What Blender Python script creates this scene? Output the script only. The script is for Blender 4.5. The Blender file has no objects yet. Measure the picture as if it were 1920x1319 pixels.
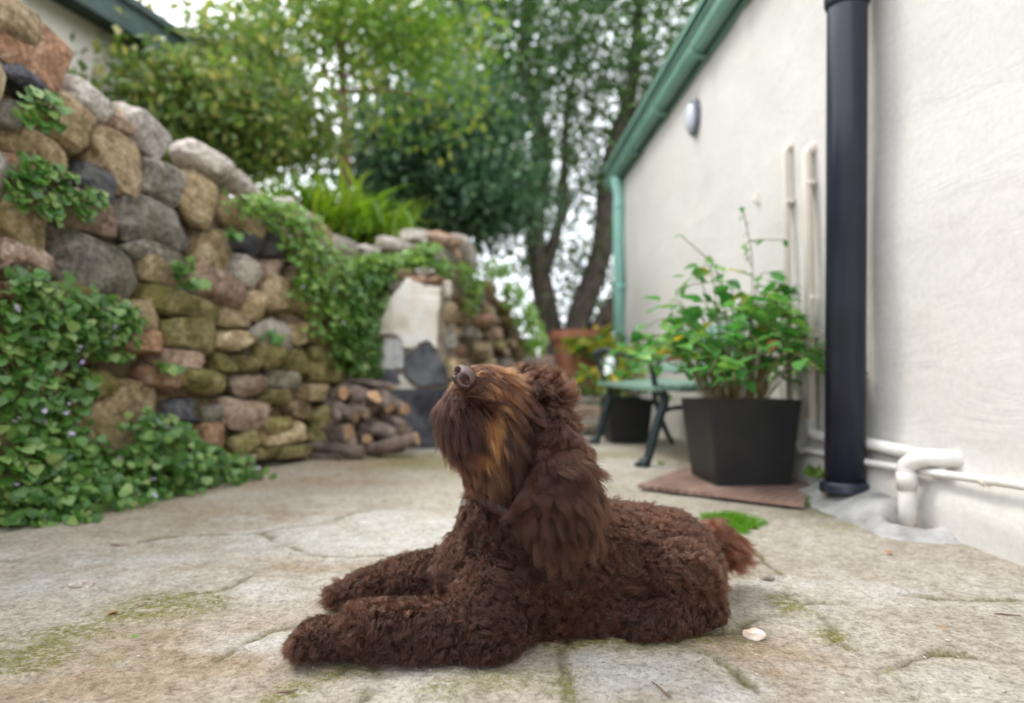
import bpy, bmesh, math, random
import numpy as np
from mathutils import Vector, Matrix
R = math.radians
random.seed(7); rng = np.random.default_rng(7)
scene = bpy.context.scene
COL = scene.collection

# ---------------------------------------------------------------- camera, sky, sun, exposure
CAM_H, PITCH, FPX = 0.45, math.atan(60 / 1280), 1280.0
cam_d = bpy.data.cameras.new("camera"); cam = bpy.data.objects.new("camera", cam_d); COL.objects.link(cam)
cam.location = (0, 0, CAM_H); cam.rotation_euler = (R(90) + PITCH, 0, 0)
cam_d.lens = 24; cam_d.sensor_width = 36; cam_d.clip_start = 0.02; cam_d.clip_end = 2000
cam_d.dof.use_dof = True; cam_d.dof.focus_distance = 1.15; cam_d.dof.aperture_fstop = 1.8; cam_d.dof.aperture_blades = 0
scene.camera = cam
SUN_EL, SUN_AZ = R(56), R(-62)            # azimuth measured from +Y towards +X
world = bpy.data.worlds.new("World"); scene.world = world; world.use_nodes = True
nt = world.node_tree; nt.nodes.clear()
out = nt.nodes.new("ShaderNodeOutputWorld"); bg = nt.nodes.new("ShaderNodeBackground")
sky = nt.nodes.new("ShaderNodeTexSky"); sky.sky_type = 'NISHITA'; sky.sun_disc = False
sky.sun_elevation = SUN_EL; sky.sun_rotation = SUN_AZ; sky.dust_density = 3.0; sky.air_density = 1.2
mx = nt.nodes.new("ShaderNodeMix"); mx.data_type = 'RGBA'; mx.inputs[0].default_value = 0.84   # thick white cloud over the blue
cn = nt.nodes.new("ShaderNodeTexNoise"); cn.inputs['Scale'].default_value = 2.2; cn.inputs['Detail'].default_value = 5
cr = nt.nodes.new("ShaderNodeValToRGB"); cr.color_ramp.elements[0].position = 0.3; cr.color_ramp.elements[1].position = 0.7
cr.color_ramp.elements[0].color = (12.5, 13.2, 14.4, 1); cr.color_ramp.elements[1].color = (18.0, 18.3, 18.8, 1)
nt.links.new(cn.outputs['Fac'], cr.inputs[0])
nt.links.new(sky.outputs[0], mx.inputs[6]); nt.links.new(cr.outputs[0], mx.inputs[7])
nt.links.new(mx.outputs[2], bg.inputs[0]); bg.inputs[1].default_value = 0.12
nt.links.new(bg.outputs[0], out.inputs[0])
sun_d = bpy.data.lights.new("sun", 'SUN'); sun = bpy.data.objects.new("sun", sun_d); COL.objects.link(sun)
sun_d.energy = 1.5; sun_d.angle = R(16); sun_d.color = (1.0, 0.96, 0.9)
sdir = Vector((math.sin(SUN_AZ) * math.cos(SUN_EL), math.cos(SUN_AZ) * math.cos(SUN_EL), math.sin(SUN_EL)))
sun.rotation_euler = sdir.to_track_quat('Z', 'Y').to_euler(); sun.location = (0, 0, 6)
vs = scene.view_settings; vs.view_transform = 'Standard'; vs.look = 'None'; vs.exposure = 0.80; vs.gamma = 1.0
scene.cycles.use_denoising = True
scene.cycles.max_bounces = 8; scene.cycles.transparent_max_bounces = 12
try: scene.cycles_curves.shape = 'RIBBONS'
except Exception: pass

# ---------------------------------------------------------------- helpers
CP, SP = math.cos(PITCH), math.sin(PITCH)
def ray(u, v):
    cx, cy = (u - 960) / FPX, (659.5 - v) / FPX
    y = CP - cy * SP
    return cx / y, (SP + cy * CP) / y          # x and z gained per metre of depth
def P(u, v, d):
    a, b = ray(u, v); return Vector((a * d, d, CAM_H + b * d))
def gz(x, y):
    t = np.clip((np.asarray(y, float) - 1.2), 0, 12.0)
    return 0.025 * t * t / (t + 0.15)
def G(u, v):                                   # where the sight line through a photo point meets the paving
    a, b = ray(u, v); lo, hi = 0.2, 40.0
    for _ in range(50):
        d = (lo + hi) / 2
        if CAM_H + b * d > float(gz(0, d)): lo = d
        else: hi = d
    return Vector((a * d, d, float(gz(0, d))))
def px(d): return d / FPX                      # metres per photo pixel at depth d

def hash3(ix, iy, iz, seed):
    h = (ix * 374761393 + iy * 668265263 + iz * 2147483647 + seed * 974711) & 0x7fffffff
    h = ((h ^ (h >> 13)) * 1274126177) & 0x7fffffff
    return ((h ^ (h >> 16)) & 0xffff) / 65535.0
def vnoise(p, seed=0):
    p = np.asarray(p, float); i = np.floor(p).astype(np.int64); f = p - i; f = f * f * (3 - 2 * f)
    r = 0
    for dx in (0, 1):
        for dy in (0, 1):
            for dz in (0, 1):
                w = (f[:, 0] if dx else 1 - f[:, 0]) * (f[:, 1] if dy else 1 - f[:, 1]) * (f[:, 2] if dz else 1 - f[:, 2])
                r = r + w * hash3(i[:, 0] + dx, i[:, 1] + dy, i[:, 2] + dz, seed)
    return r
def fbm(p, seed=0, oct=4, gain=0.5):
    p = np.asarray(p, float); a, s, t = 1.0, 0.0, 0.0
    for k in range(oct):
        s = s + a * vnoise(p * (2 ** k) + 17.3 * k, seed + k); t += a; a *= gain
    return s / t

def tag(o, label=None, cat=None, group=None, kind=None):
    if label: o['label'] = label
    if cat: o['category'] = cat
    if group: o['group'] = group
    if kind: o['kind'] = kind
    return o
def link(name, me, mat=None, parent=None):
    o = bpy.data.objects.new(name, me); COL.objects.link(o)
    if mat is not None and hasattr(me, 'materials') and len(me.materials) == 0: me.materials.append(mat)
    if parent is not None:
        o.parent = parent; o.matrix_parent_inverse = Matrix.Translation(parent.location).inverted() if parent.type == 'EMPTY' else parent.matrix_basis.inverted()
    return o
def empty(name, loc):
    o = bpy.data.objects.new(name, None); COL.objects.link(o); o.location = loc; o.empty_display_size = 0.05
    return o
def mesh_np(name, verts, faces, smooth=False):
    """faces: (N,k) int array, or list of lists"""
    me = bpy.data.meshes.new(name)
    if isinstance(faces, np.ndarray):
        n, k = faces.shape
        me.vertices.add(len(verts)); me.vertices.foreach_set('co', np.asarray(verts, np.float32).ravel())
        me.loops.add(n * k); me.loops.foreach_set('vertex_index', faces.astype(np.int32).ravel())
        me.polygons.add(n); me.polygons.foreach_set('loop_start', np.arange(0, n * k, k, dtype=np.int32))
        me.update(calc_edges=True)
    else:
        me.from_pydata([tuple(v) for v in verts], [], faces); me.update()
    if smooth: me.polygons.foreach_set('use_smooth', [True] * len(me.polygons))
    return me
def bm_mesh(name, bm, smooth=False):
    bmesh.ops.recalc_face_normals(bm, faces=bm.faces)
    me = bpy.data.meshes.new(name); bm.to_mesh(me); bm.free()
    if smooth: me.polygons.foreach_set('use_smooth', [True] * len(me.polygons))
    return me
def frame_of(t):
    t = t.normalized(); a = Vector((0, 0, 1)) if abs(t.z) < 0.9 else Vector((1, 0, 0))
    s = t.cross(a).normalized(); return s, s.cross(t).normalized()
def add_tube(bm, pts, rads, sides=10, cap=True):
    pts = [Vector(p) for p in pts]
    if not hasattr(rads, '__len__'): rads = [rads] * len(pts)
    rings = []; s = None
    for i, p in enumerate(pts):
        t = (pts[min(i + 1, len(pts) - 1)] - pts[max(i - 1, 0)])
        if s is None: s, w = frame_of(t)
        else:
            t.normalize(); s = (s - t * s.dot(t)).normalized(); w = s.cross(t)
        rings.append([bm.verts.new(p + rads[i] * (math.cos(2 * math.pi * k / sides) * s + math.sin(2 * math.pi * k / sides) * w)) for k in range(sides)])
    for a, b in zip(rings, rings[1:]):
        for k in range(sides): bm.faces.new((a[k], a[(k + 1) % sides], b[(k + 1) % sides], b[k]))
    if cap: bm.faces.new(rings[0][::-1]); bm.faces.new(rings[-1])
    return rings
def tube(name, pts, rads, mat, parent=None, sides=12, smooth=True):
    bm = bmesh.new(); add_tube(bm, pts, rads, sides); me = bm_mesh(name, bm)
    if smooth:
        for p in me.polygons: p.use_smooth = len(p.vertices) == 4
    return link(name, me, mat, parent)
def bez(pts, n=12):
    """Catmull-Rom through pts"""
    pts = [Vector(p) for p in pts]; o = []
    q = [pts[0] * 2 - pts[1]] + pts + [pts[-1] * 2 - pts[-2]]
    for i in range(1, len(q) - 2):
        for k in range(n):
            t = k / n; a, b, c, d = q[i - 1], q[i], q[i + 1], q[i + 2]
            o.append(0.5 * ((2 * b) + (c - a) * t + (2 * a - 5 * b + 4 * c - d) * t * t + (3 * b - a - 3 * c + d) * t ** 3))
    o.append(pts[-1]); return o
def add_box(bm, lo, hi, M=None):
    vs = [bm.verts.new((M @ Vector(p)) if M else p) for p in [(x, y, z) for x in (lo[0], hi[0]) for y in (lo[1], hi[1]) for z in (lo[2], hi[2])]]
    for f in ((0, 1, 3, 2), (4, 6, 7, 5), (0, 4, 5, 1), (2, 3, 7, 6), (0, 2, 6, 4), (1, 5, 7, 3)): bm.faces.new([vs[i] for i in f])
    return vs
def box(name, lo, hi, mat, parent=None, M=None, bevel=0.0):
    bm = bmesh.new(); add_box(bm, lo, hi, M)
    if bevel: bmesh.ops.bevel(bm, geom=bm.edges[:], offset=bevel, segments=2, affect='EDGES', profile=0.6)
    return link(name, bm_mesh(name, bm), mat, parent)

# ---------------------------------------------------------------- materials
def new_mat(name):
    m = bpy.data.materials.new(name); m.use_nodes = True
    n = m.node_tree.nodes; return m, m.node_tree, n['Principled BSDF']
def N(t, kind, **kw):
    n = t.nodes.new(kind)
    for k, v in kw.items():
        if k in n.inputs: n.inputs[k].default_value = v
        else: setattr(n, k, v)
    return n
def ramp(t, src, stops):
    r = t.nodes.new("ShaderNodeValToRGB"); e = r.color_ramp.elements
    while len(e) < len(stops): e.new(0.5)
    for k, (p, c) in enumerate(stops): e[k].position = p; e[k].color = (*c, 1) if len(c) == 3 else c
    t.links.new(src, r.inputs[0]); return r.outputs[0]
def mixc(t, fac, a, b, mode='MIX'):
    m = t.nodes.new("ShaderNodeMix"); m.data_type = 'RGBA'; m.blend_type = mode
    for s, v in ((0, fac), (6, a), (7, b)):
        if hasattr(v, 'is_linked') or hasattr(v, 'links'): t.links.new(v, m.inputs[s])
        elif s == 0: m.inputs[0].default_value = v
        else: m.inputs[s].default_value = (*v, 1)
    return m.outputs[2]
def coords(t, kind='Object', rand=False):
    c = t.nodes.new("ShaderNodeTexCoord").outputs[kind]
    if rand:
        oi = t.nodes.new("ShaderNodeObjectInfo"); ml = N(t, "ShaderNodeVectorMath", operation='MULTIPLY_ADD')
        cb = t.nodes.new("ShaderNodeCombineXYZ")
        for k in range(3): t.links.new(oi.outputs['Random'], cb.inputs[k])
        ml.inputs[1].default_value = (37, 53, 71)
        t.links.new(cb.outputs[0], ml.inputs[0]); t.links.new(c, ml.inputs[2]); return ml.outputs[0]
    return c
def noise(t, co, scale, detail=5, rough=0.55, dist=0.0):
    n = N(t, "ShaderNodeTexNoise", Scale=scale, Detail=detail, Roughness=rough, Distortion=dist); t.links.new(co, n.inputs['Vector'])
    return n.outputs['Fac']
def bump(t, b, h, strength=0.5, dist=0.01):
    n = N(t, "ShaderNodeBump", Strength=strength, Distance=dist); t.links.new(h, n.inputs['Height']); t.links.new(n.outputs[0], b.inputs['Normal'])
def surf(name, c1, c2, scale=8, rough=0.85, bscale=60, bstr=0.4, bdist=0.004, c3=None, rand=False, metallic=0.0, spec=0.4, contrast=(0.35, 0.65)):
    m, t, b = new_mat(name); co = coords(t, 'Object', rand)
    f = noise(t, co, scale); stops = [(contrast[0], c1), (contrast[1], c2)]
    if c3: stops = [(contrast[0], c1), (0.5, c2), (contrast[1], c3)]
    c = ramp(t, f, stops)
    if rand:
        oi = t.nodes.new("ShaderNodeObjectInfo"); hs = N(t, "ShaderNodeHueSaturation")
        mr = N(t, "ShaderNodeMapRange"); mr.inputs[3].default_value = 0.72; mr.inputs[4].default_value = 1.3
        t.links.new(oi.outputs['Random'], mr.inputs[0]); t.links.new(mr.outputs[0], hs.inputs['Value']); t.links.new(c, hs.inputs['Color']); c = hs.outputs[0]
    t.links.new(c, b.inputs['Base Color']); b.inputs['Roughness'].default_value = rough; b.inputs['Metallic'].default_value = metallic
    b.inputs['Specular IOR Level'].default_value = spec
    if bstr: bump(t, b, noise(t, co, bscale, 6, 0.65), bstr, bdist)
    return m
def leaf_mat(name, c1, c2, c3=None, trans=0.35, rough=0.45, scale=3.0):
    m, t, b = new_mat(name)
    g = t.nodes.new("ShaderNodeNewGeometry"); oi = t.nodes.new("ShaderNodeObjectInfo")
    ad = N(t, "ShaderNodeMath", operation='ADD'); t.links.new(g.outputs['Random Per Island'], ad.inputs[0]); t.links.new(oi.outputs['Random'], ad.inputs[1])
    fr = N(t, "ShaderNodeMath", operation='FRACT'); t.links.new(ad.outputs[0], fr.inputs[0])
    c = ramp(t, fr.outputs[0], [(0.0, c1), (0.6, c2), (1.0, c3 or c2)])
    t.links.new(c, b.inputs['Base Color']); b.inputs['Roughness'].default_value = rough
    tr = t.nodes.new("ShaderNodeBsdfTranslucent"); hs = N(t, "ShaderNodeHueSaturation", Value=1.5, Saturation=1.1); t.links.new(c, hs.inputs['Color']); t.links.new(hs.outputs[0], tr.inputs[0])
    ms = t.nodes.new("ShaderNodeMixShader"); ms.inputs[0].default_value = trans
    o = [n for n in t.nodes if n.type == 'OUTPUT_MATERIAL'][0]
    t.links.new(b.outputs[0], ms.inputs[1]); t.links.new(tr.outputs[0], ms.inputs[2]); t.links.new(ms.outputs[0], o.inputs[0])
    return m
M = {}
M['plaster_white'] = None
STONE = {
 't': ((.28, .19, .095), (.43, .315, .18), (.57, .46, .30)),
 'g': ((.16, .14, .115), (.28, .25, .205), (.42, .385, .33)),
 'p': ((.30, .19, .135), (.43, .30, .22), (.56, .44, .35)),
 'd': ((.055, .055, .065), (.10, .10, .115), (.19, .18, .18)),
 'r': ((.34, .18, .10), (.46, .26, .16), (.52, .38, .28)),
 'w': ((.48, .40, .33), (.60, .53, .46), (.70, .64, .58)),
 'm': ((.19, .16, .05), (.33, .275, .11), (.46, .39, .21)),
}
def stone_mat(key):
    c1, c2, c3 = STONE[key]; m, t, b = new_mat("stone_" + key); co = coords(t, 'Object', True)
    c = ramp(t, noise(t, co, 11, 8, 0.68, 0.6), [(0.34, tuple(q * .62 for q in c1)), (0.5, c2), (0.64, c3)])
    ve = N(t, 'ShaderNodeTexNoise', Scale=3.5, Detail=6, Roughness=.6, Distortion=1.5); t.links.new(co, ve.inputs['Vector']); c = mixc(t, ramp(t, ve.outputs['Fac'], [(.47, (0, 0, 0)), (.5, (.55, .55, .55)), (.53, (0, 0, 0))]), c, tuple(q * .45 for q in c1))
    sp = ramp(t, noise(t, co, 55, 4, 0.7), [(0.35, (.45, .43, .40)), (0.6, (1.15, 1.15, 1.15))]); c = mixc(t, 0.85, c, sp, 'MULTIPLY')
    ms = ramp(t, noise(t, co, 6, 5, 0.6), [(0.5, (0, 0, 0)), (0.66, (1, 1, 1))])
    k = N(t, "ShaderNodeMath", operation='MULTIPLY'); t.links.new(ms, k.inputs[0]); k.inputs[1].default_value = {'m': .75, 't': .4, 'g': .3}.get(key, .15)
    c = mixc(t, k.outputs[0], c, (.17, .155, .035))
    oi = t.nodes.new("ShaderNodeObjectInfo"); hs = N(t, "ShaderNodeHueSaturation"); mr = N(t, "ShaderNodeMapRange"); mr.inputs[3].default_value = 0.75; mr.inputs[4].default_value = 1.25
    t.links.new(oi.outputs['Random'], mr.inputs[0]); t.links.new(mr.outputs[0], hs.inputs['Value']); t.links.new(c, hs.inputs['Color'])
    t.links.new(hs.outputs[0], b.inputs['Base Color']); b.inputs['Roughness'].default_value = 0.9; b.inputs['Specular IOR Level'].default_value = .25
    bump(t, b, noise(t, co, 26, 8, 0.72), 1.0, 0.03); return m
for k in STONE: M['s' + k] = stone_mat(k)
M['earth'] = surf('earth', (.05, .035, .022), (.13, .095, .06), 12, .95, 50, .8, .01)
M['wall_soil'] = surf('wall_soil', (.075, .055, .035), (.19, .145, .09), 9, .95, 40, .9, .015)
M['bark'] = surf('bark', (.045, .035, .027), (.115, .09, .07), 10, .9, 40, .9, .02)
M['bark_red'] = surf('bark_red', (.15, .08, .05), (.24, .14, .09), 10, .9, 40, .9, .02)
M['log_bark'] = surf('log_bark', (.075, .05, .04), (.23, .175, .145), 14, .9, 60, .8, .006, rand=True)
M['log_end'] = surf('log_end', (.30, .17, .09), (.46, .29, .165), 18, .85, 80, .4, .003, rand=True)
M['log_end_grey'] = surf('log_end_grey', (.17, .125, .09), (.30, .225, .16), 18, .85, 80, .4, .003, rand=True)
M['green_paint'] = surf('green_paint', (.115, .235, .18), (.15, .285, .225), 6, .45, 30, .15, .002)
M['green_pipe'] = surf('green_pipe', (.22, .46, .39), (.28, .53, .45), 6, .4, 30, .15, .002)
M['bench_slat'] = surf('bench_slat', (.12, .22, .17), (.19, .30, .24), 10, .5, 60, .3, .002)
M['iron'] = surf('iron', (.008, .018, .020), (.018, .032, .034), 20, .5, 80, .3, .002)
M['black_pipe'] = surf('black_pipe', (.013, .016, .028), (.021, .025, .042), 5, .33, 25, .1, .002)
M['pot_black'] = surf('pot_black', (.010, .010, .011), (.017, .016, .016), 8, .5, 50, .15, .002)
M['pvc'] = surf('pvc', (.52, .49, .45), (.66, .645, .62), 9, .45, 20, .05, .002)
M['cream_pipe'] = surf('cream_pipe', (.62, .55, .47), (.72, .66, .59), 5, .6, 40, .2, .002)
M['terracotta'] = surf('terracotta', (.30, .11, .06), (.42, .18, .11), 8, .8, 50, .3, .003)
M['glass_lamp'] = surf('lamp_glass', (.50, .53, .60), (.60, .62, .68), 8, .2, 30, .0)
M['lamp_rim'] = surf('lamp_rim', (.10, .11, .14), (.16, .17, .21), 8, .4, 30, .0)
M['twig'] = surf('twig', (.10, .06, .04), (.2, .13, .08), 20, .9, 60, .3, .002)
M['soot'] = surf('soot', (.022, .022, .028), (.07, .07, .08), 7, .85, 30, .7, .012, c3=(.15, .15, .155))
M['soil'] = surf('soil', (.03, .02, .013), (.07, .05, .03), 30, .95, 80, .8, .01)
M['ivy'] = leaf_mat('ivy_leaf', (.04, .11, .02), (.11, .24, .05), (.28, .38, .12), .40, .36)
M['ivy_yellow'] = leaf_mat('ivy_leaf_light', (.10, .20, .03), (.17, .31, .06), (.26, .37, .07), .35)
M['shrub'] = leaf_mat('shrub_leaf', (.055, .10, .025), (.13, .20, .04), (.30, .28, .09), .42)
M['tree_light'] = leaf_mat('tree_leaf_light', (.07, .14, .025), (.15, .26, .04), (.32, .33, .08), .48)
M['tree_dark'] = leaf_mat('tree_leaf_dark', (.022, .06, .028), (.055, .125, .055), (.16, .25, .13), .3)
M['tree_big'] = leaf_mat('tree_leaf_big', (.03, .075, .02), (.065, .14, .035), (.16, .25, .07), .38)
M['strap'] = leaf_mat('strap_leaf', (.09, .18, .02), (.17, .29, .03), (.30, .36, .06), .4)
M['pot_leaf'] = leaf_mat('pot_leaf', (.045, .16, .035), (.09, .26, .055), (.20, .36, .08), .35, .35)
M['pot_leaf_yellow'] = leaf_mat('pot_leaf_yellow', (.20, .28, .02), (.36, .36, .03), (.42, .30, .04), .35, .4)
M['stem'] = surf('stem', (.12, .09, .04), (.22, .17, .08), 20, .8, 60, .2, .002)
M['grass'] = leaf_mat('grass_blade', (.07, .19, .015), (.12, .29, .02), (.20, .35, .04), .4, .5)
M['petal'] = leaf_mat('petal', (.5, .42, .62), (.6, .52, .7), None, .3, .5)
M['dry_leaf'] = leaf_mat('dry_leaf', (.32, .13, .05), (.42, .20, .08), (.24, .12, .06), .2, .7)

def wall_plaster(name, base, dirt):
    m, t, b = new_mat(name); co = coords(t)
    c = ramp(t, noise(t, co, 1.6, 6, .6), [(.3, tuple(x * .93 for x in base)), (.62, base)])
    st = ramp(t, noise(t, co, 0.9, 7, .7, .8), [(.52, (0, 0, 0)), (.78, (.55, .55, .55))]); c = mixc(t, st, c, dirt)
    c = mixc(t, ramp(t, noise(t, co, 3.5, 8, .75, .5), [(.56, (0, 0, 0)), (.72, (.5, .5, .5))]), c, tuple(q * .82 for q in dirt))
    c = mixc(t, .5, c, ramp(t, noise(t, co, 45, 5, .7), [(.3, (.8, .8, .8)), (.6, (1.04, 1.04, 1.04))]), 'MULTIPLY')
    t.links.new(c, b.inputs['Base Color']); b.inputs['Roughness'].default_value = .8; b.inputs['Specular IOR Level'].default_value = .25
    mp = N(t, "ShaderNodeMapping"); mp.inputs['Scale'].default_value = (1, .35, 1); mp.inputs['Rotation'].default_value = (R(25), 0, 0); t.links.new(co, mp.inputs[0])
    a = noise(t, mp.outputs[0], 6, 6, .58, .8); f = noise(t, co, 160, 3, .6)
    s = N(t, "ShaderNodeMath", operation='MULTIPLY_ADD'); t.links.new(f, s.inputs[0]); s.inputs[1].default_value = .05; t.links.new(a, s.inputs[2])
    bump(t, b, s.outputs[0], .38, .02); return m
M['wall'] = wall_plaster('house_plaster', (.555, .535, .50), (.60, .54, .46))
M['wall_far'] = wall_plaster('far_plaster', (.66, .60, .53), (.5, .45, .38))
M['patch'] = surf('plaster_patch', (.55, .49, .40), (.68, .62, .54), 6, .9, 40, .7, .01, c3=(.74, .71, .66))
M['patch_grey'] = surf('plaster_patch_grey', (.30, .29, .29), (.50, .49, .48), 8, .9, 40, .7, .01, c3=(.62, .60, .58))
# ================================================================ SETTING
# ---- far ground to the horizon
g = 400.0
me = mesh_np('ground', [(-g, -g, -.06), (g, -g, -.06), (g, g, -.06), (-g, g, -.06)], [[0, 1, 2, 3]])
tag(link('ground', me, M['earth']), kind='structure')

# ---- old concrete paving
ys = np.concatenate([np.arange(-2.0, .6, .08), np.arange(.6, 2.2, .008), np.arange(2.2, 3.6, .02), np.arange(3.6, 9.5, .08)])
xs = np.concatenate([np.arange(-2.6, -1.3, .03), np.arange(-1.3, 1.3, .0095), np.arange(1.3, 1.75, .04)])
X, Y = np.meshgrid(xs, ys); x, y = X.ravel(), Y.ravel(); n = len(x)
p3 = np.stack([x, y, np.zeros(n)], 1)
warp = np.stack([fbm(p3 * 9, 3, 4) - .5, fbm(p3 * 9, 9, 4) - .5], 1) * .09
xw, yw = x + warp[:, 0], y + warp[:, 1]
def seg_dist(pts):
    d = np.full(n, 9.0)
    for a, b in zip(pts, pts[1:]):
        ax, ay, bx, by = a.x, a.y, b.x, b.y; L = (bx - ax) ** 2 + (by - ay) ** 2
        t = np.clip(((xw - ax) * (bx - ax) + (yw - ay) * (by - ay)) / L, 0, 1)
        d = np.minimum(d, np.hypot(xw - ax - t * (bx - ax), yw - ay - t * (by - ay)))
    return d
CR = [[(490, 1000), (560, 1035), (640, 1045), (760, 1040), (860, 1030)], [(1380, 1010), (1440, 1060), (1500, 1130), (1560, 1180), (1600, 1220), (1640, 1250), (1720, 1319)],
      [(1180, 1205), (1330, 1200), (1420, 1165), (1510, 1140)], [(1060, 1200), (1030, 1250), (1090, 1319)], [(1290, 1215), (1350, 1262), (1440, 1319)],
      [(380, 1240), (500, 1190), (640, 1160)], [(-40, 1260), (130, 1190), (260, 1140), (420, 1110), (500, 1060)], [(640, 1250), (600, 1290), (580, 1340)], [(700, 1250), (660, 1319)],
      [(1500, 1140), (1650, 1120), (1920, 1130)], [(0, 1050), (300, 1010), (500, 1000), (700, 960)], [(1640, 1250), (1780, 1230), (1950, 1250)], [(860, 880), (1000, 900), (1150, 900)]]
cd = np.full(n, 9.0)
for c in CR: cd = np.minimum(cd, seg_dist([G(*q) for q in c]))
fade = np.clip(fbm(p3 * 14, 21, 3) * 2.6 - .75, 0, 1)
crack = np.exp(-(cd / .007) ** 2) * fade
def blobs(lst):
    m = np.zeros(n)
    for u, v, ru, rv, s in lst:
        c = G(u, v); e = G(u, v - rv); rx = ru * px(c.y); ry = max(.02, abs(e.y - c.y))
        m = np.maximum(m, s * np.exp(-(((xw - c.x) / rx) ** 2 + ((yw - c.y) / ry) ** 2)))
    return m
nz1, nz2, nz3 = fbm(p3 * 5, 31, 5), fbm(p3 * 16, 41, 5, .6), fbm(p3 * 2.2, 51, 4)
mossb = blobs([(320, 1138, 110, 26, 1.1), (150, 1190, 90, 22, 1), (50, 1235, 90, 26, 1.1), (200, 1245, 60, 14, .7), (560, 1290, 60, 22, 1), (640, 1262, 60, 16, .9), (450, 1300, 100, 20, .5), (900, 1290, 220, 30, .55),
               (1150, 1215, 160, 14, .8), (1300, 1205, 120, 12, .7), (1480, 1140, 30, 18, .8), (1560, 1190, 30, 14, .7), (1640, 1250, 25, 14, .7), (800, 865, 140, 18, .8), (880, 890, 80, 14, .5), (700, 880, 90, 14, .5),
               (1150, 855, 70, 9, .6), (1150, 915, 40, 10, .5), (1560, 960, 120, 16, .7), (1650, 985, 140, 14, .7), (1800, 1020, 140, 10, .5), (350, 990, 120, 10, .35), (200, 1000, 150, 12, .4), (560, 920, 100, 10, .35), (1370, 1080, 60, 12, .5)])
moss = np.clip((mossb * 1.15 + np.exp(-(cd / .022) ** 2) * .55 * fade + (nz3 - .5) * .5) * (.25 + 1.5 * nz2) - .20, 0, 1) * 1.5
moss = np.clip(moss, 0, 1)
paleb = blobs([(700, 1000, 260, 40, 1.1), (900, 1000, 200, 36, 1), (560, 1110, 200, 22, .7), (480, 1210, 130, 22, .8), (1180, 1270, 150, 40, .9), (750, 1290, 120, 30, .8), (1330, 1300, 120, 26, .8), (300, 1050, 250, 14, .6), (1650, 1110, 260, 30, .6), (1750, 1280, 220, 40, .6),
               (100, 1100, 200, 26, .6), (1180, 870, 80, 16, .7), (620, 940, 120, 12, .5), (1420, 1100, 70, 14, .8), (1470, 1090, 30, 6, 1.0)])
pale = np.clip((paleb * .8 + .0) * (.45 + 1.1 * nz1) + (nz2 - .5) * 1.2 - .12, 0, 1)
dirtb = blobs([(350, 1220, 280, 60, .9), (150, 1290, 260, 40, .9), (400, 960, 300, 30, .6), (1450, 1240, 120, 50, .9), (1380, 1200, 100, 16, .8), (600, 900, 200, 20, .7), (560, 1060, 200, 10, .8), (200, 930, 260, 20, .9), (450, 900, 160, 14, 1.0), (700, 870, 200, 16, .9), (1250, 860, 200, 16, .5)])
dirt = np.clip((dirtb * 1.1 + .10) * (.4 + 1.2 * fbm(p3 * 8, 61, 5)) + (nz1 - .5) * .6, 0, 1) * (1 - .6 * pale)
z = gz(x, y) + (nz3 - .5) * .022 + (nz1 - .5) * .010 + (nz2 - .5) * .0055 + (fbm(p3 * 70, 71, 3) - .5) * .004 + pale * .0035 - crack * .009 - dirt * .002 + moss * .003
nr, nc = len(ys), len(xs); ii = (np.arange(nr - 1)[:, None] * nc + np.arange(nc - 1)[None, :]).ravel()
me = mesh_np('patio', np.stack([x, y, z], 1), np.stack([ii, ii + 1, ii + nc + 1, ii + nc], 1), True)
for nm, arr in (('moss', moss), ('pale', pale), ('dirt', dirt), ('crack', crack)):
    at = me.attributes.new(nm, 'FLOAT', 'POINT'); at.data.foreach_set('value', arr.astype(np.float32))
zgrid = z.reshape(nr, nc)
def PZ(px_, py_):                                # height of the finished paving
    i = int(np.clip(np.searchsorted(ys, py_), 1, nr - 1)); j = int(np.clip(np.searchsorted(xs, px_), 1, nc - 1))
    return float(max(zgrid[i, j], zgrid[i - 1, j - 1]))
m, t, b = new_mat('patio_concrete'); co = coords(t)
def att(nm): a = t.nodes.new("ShaderNodeAttribute"); a.attribute_name = nm; return a.outputs['Fac']
grain = noise(t, co, 260, 4, .75); mid = noise(t, co, 34, 6, .68); big = noise(t, co, 5, 5, .6)
c = ramp(t, mid, [(.28, (.29, .262, .22)), (.5, (.44, .405, .345)), (.7, (.54, .505, .44))])
c = mixc(t, .5, c, ramp(t, big, [(.35, (.80, .77, .72)), (.65, (1.08, 1.06, 1.02))]), 'MULTIPLY')
c = mixc(t, att('dirt'), c, ramp(t, mid, [(.3, (.22, .165, .11)), (.65, (.40, .315, .22))]))
c = mixc(t, att('pale'), c, ramp(t, mid, [(.3, (.47, .455, .42)), (.65, (.62, .605, .57))]))
c = mixc(t, att('crack'), c, (.12, .095, .06))
gm = N(t, "ShaderNodeMath", operation='MULTIPLY'); t.links.new(att('moss'), gm.inputs[0]); t.links.new(ramp(t, noise(t, co, 70, 6, .75), [(.40, (.08, .08, .08)), (.58, (1, 1, 1))]), gm.inputs[1])
c = mixc(t, gm.outputs[0], c, ramp(t, grain, [(.3, (.11, .105, .025)), (.7, (.25, .225, .065))]))
c = mixc(t, .85, c, ramp(t, grain, [(.25, (.62, .60, .58)), (.5, (1, 1, 1)), (.75, (1.22, 1.22, 1.22))]), 'MULTIPLY')
g2 = noise(t, co, 105, 6, .72); c = mixc(t, .9, c, ramp(t, g2, [(.36, (.56, .53, .49)), (.5, (1, 1, 1)), (.64, (1.16, 1.16, 1.16))]), 'MULTIPLY')
vo = N(t, "ShaderNodeTexVoronoi", Scale=120.0); t.links.new(co, vo.inputs['Vector'])
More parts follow.
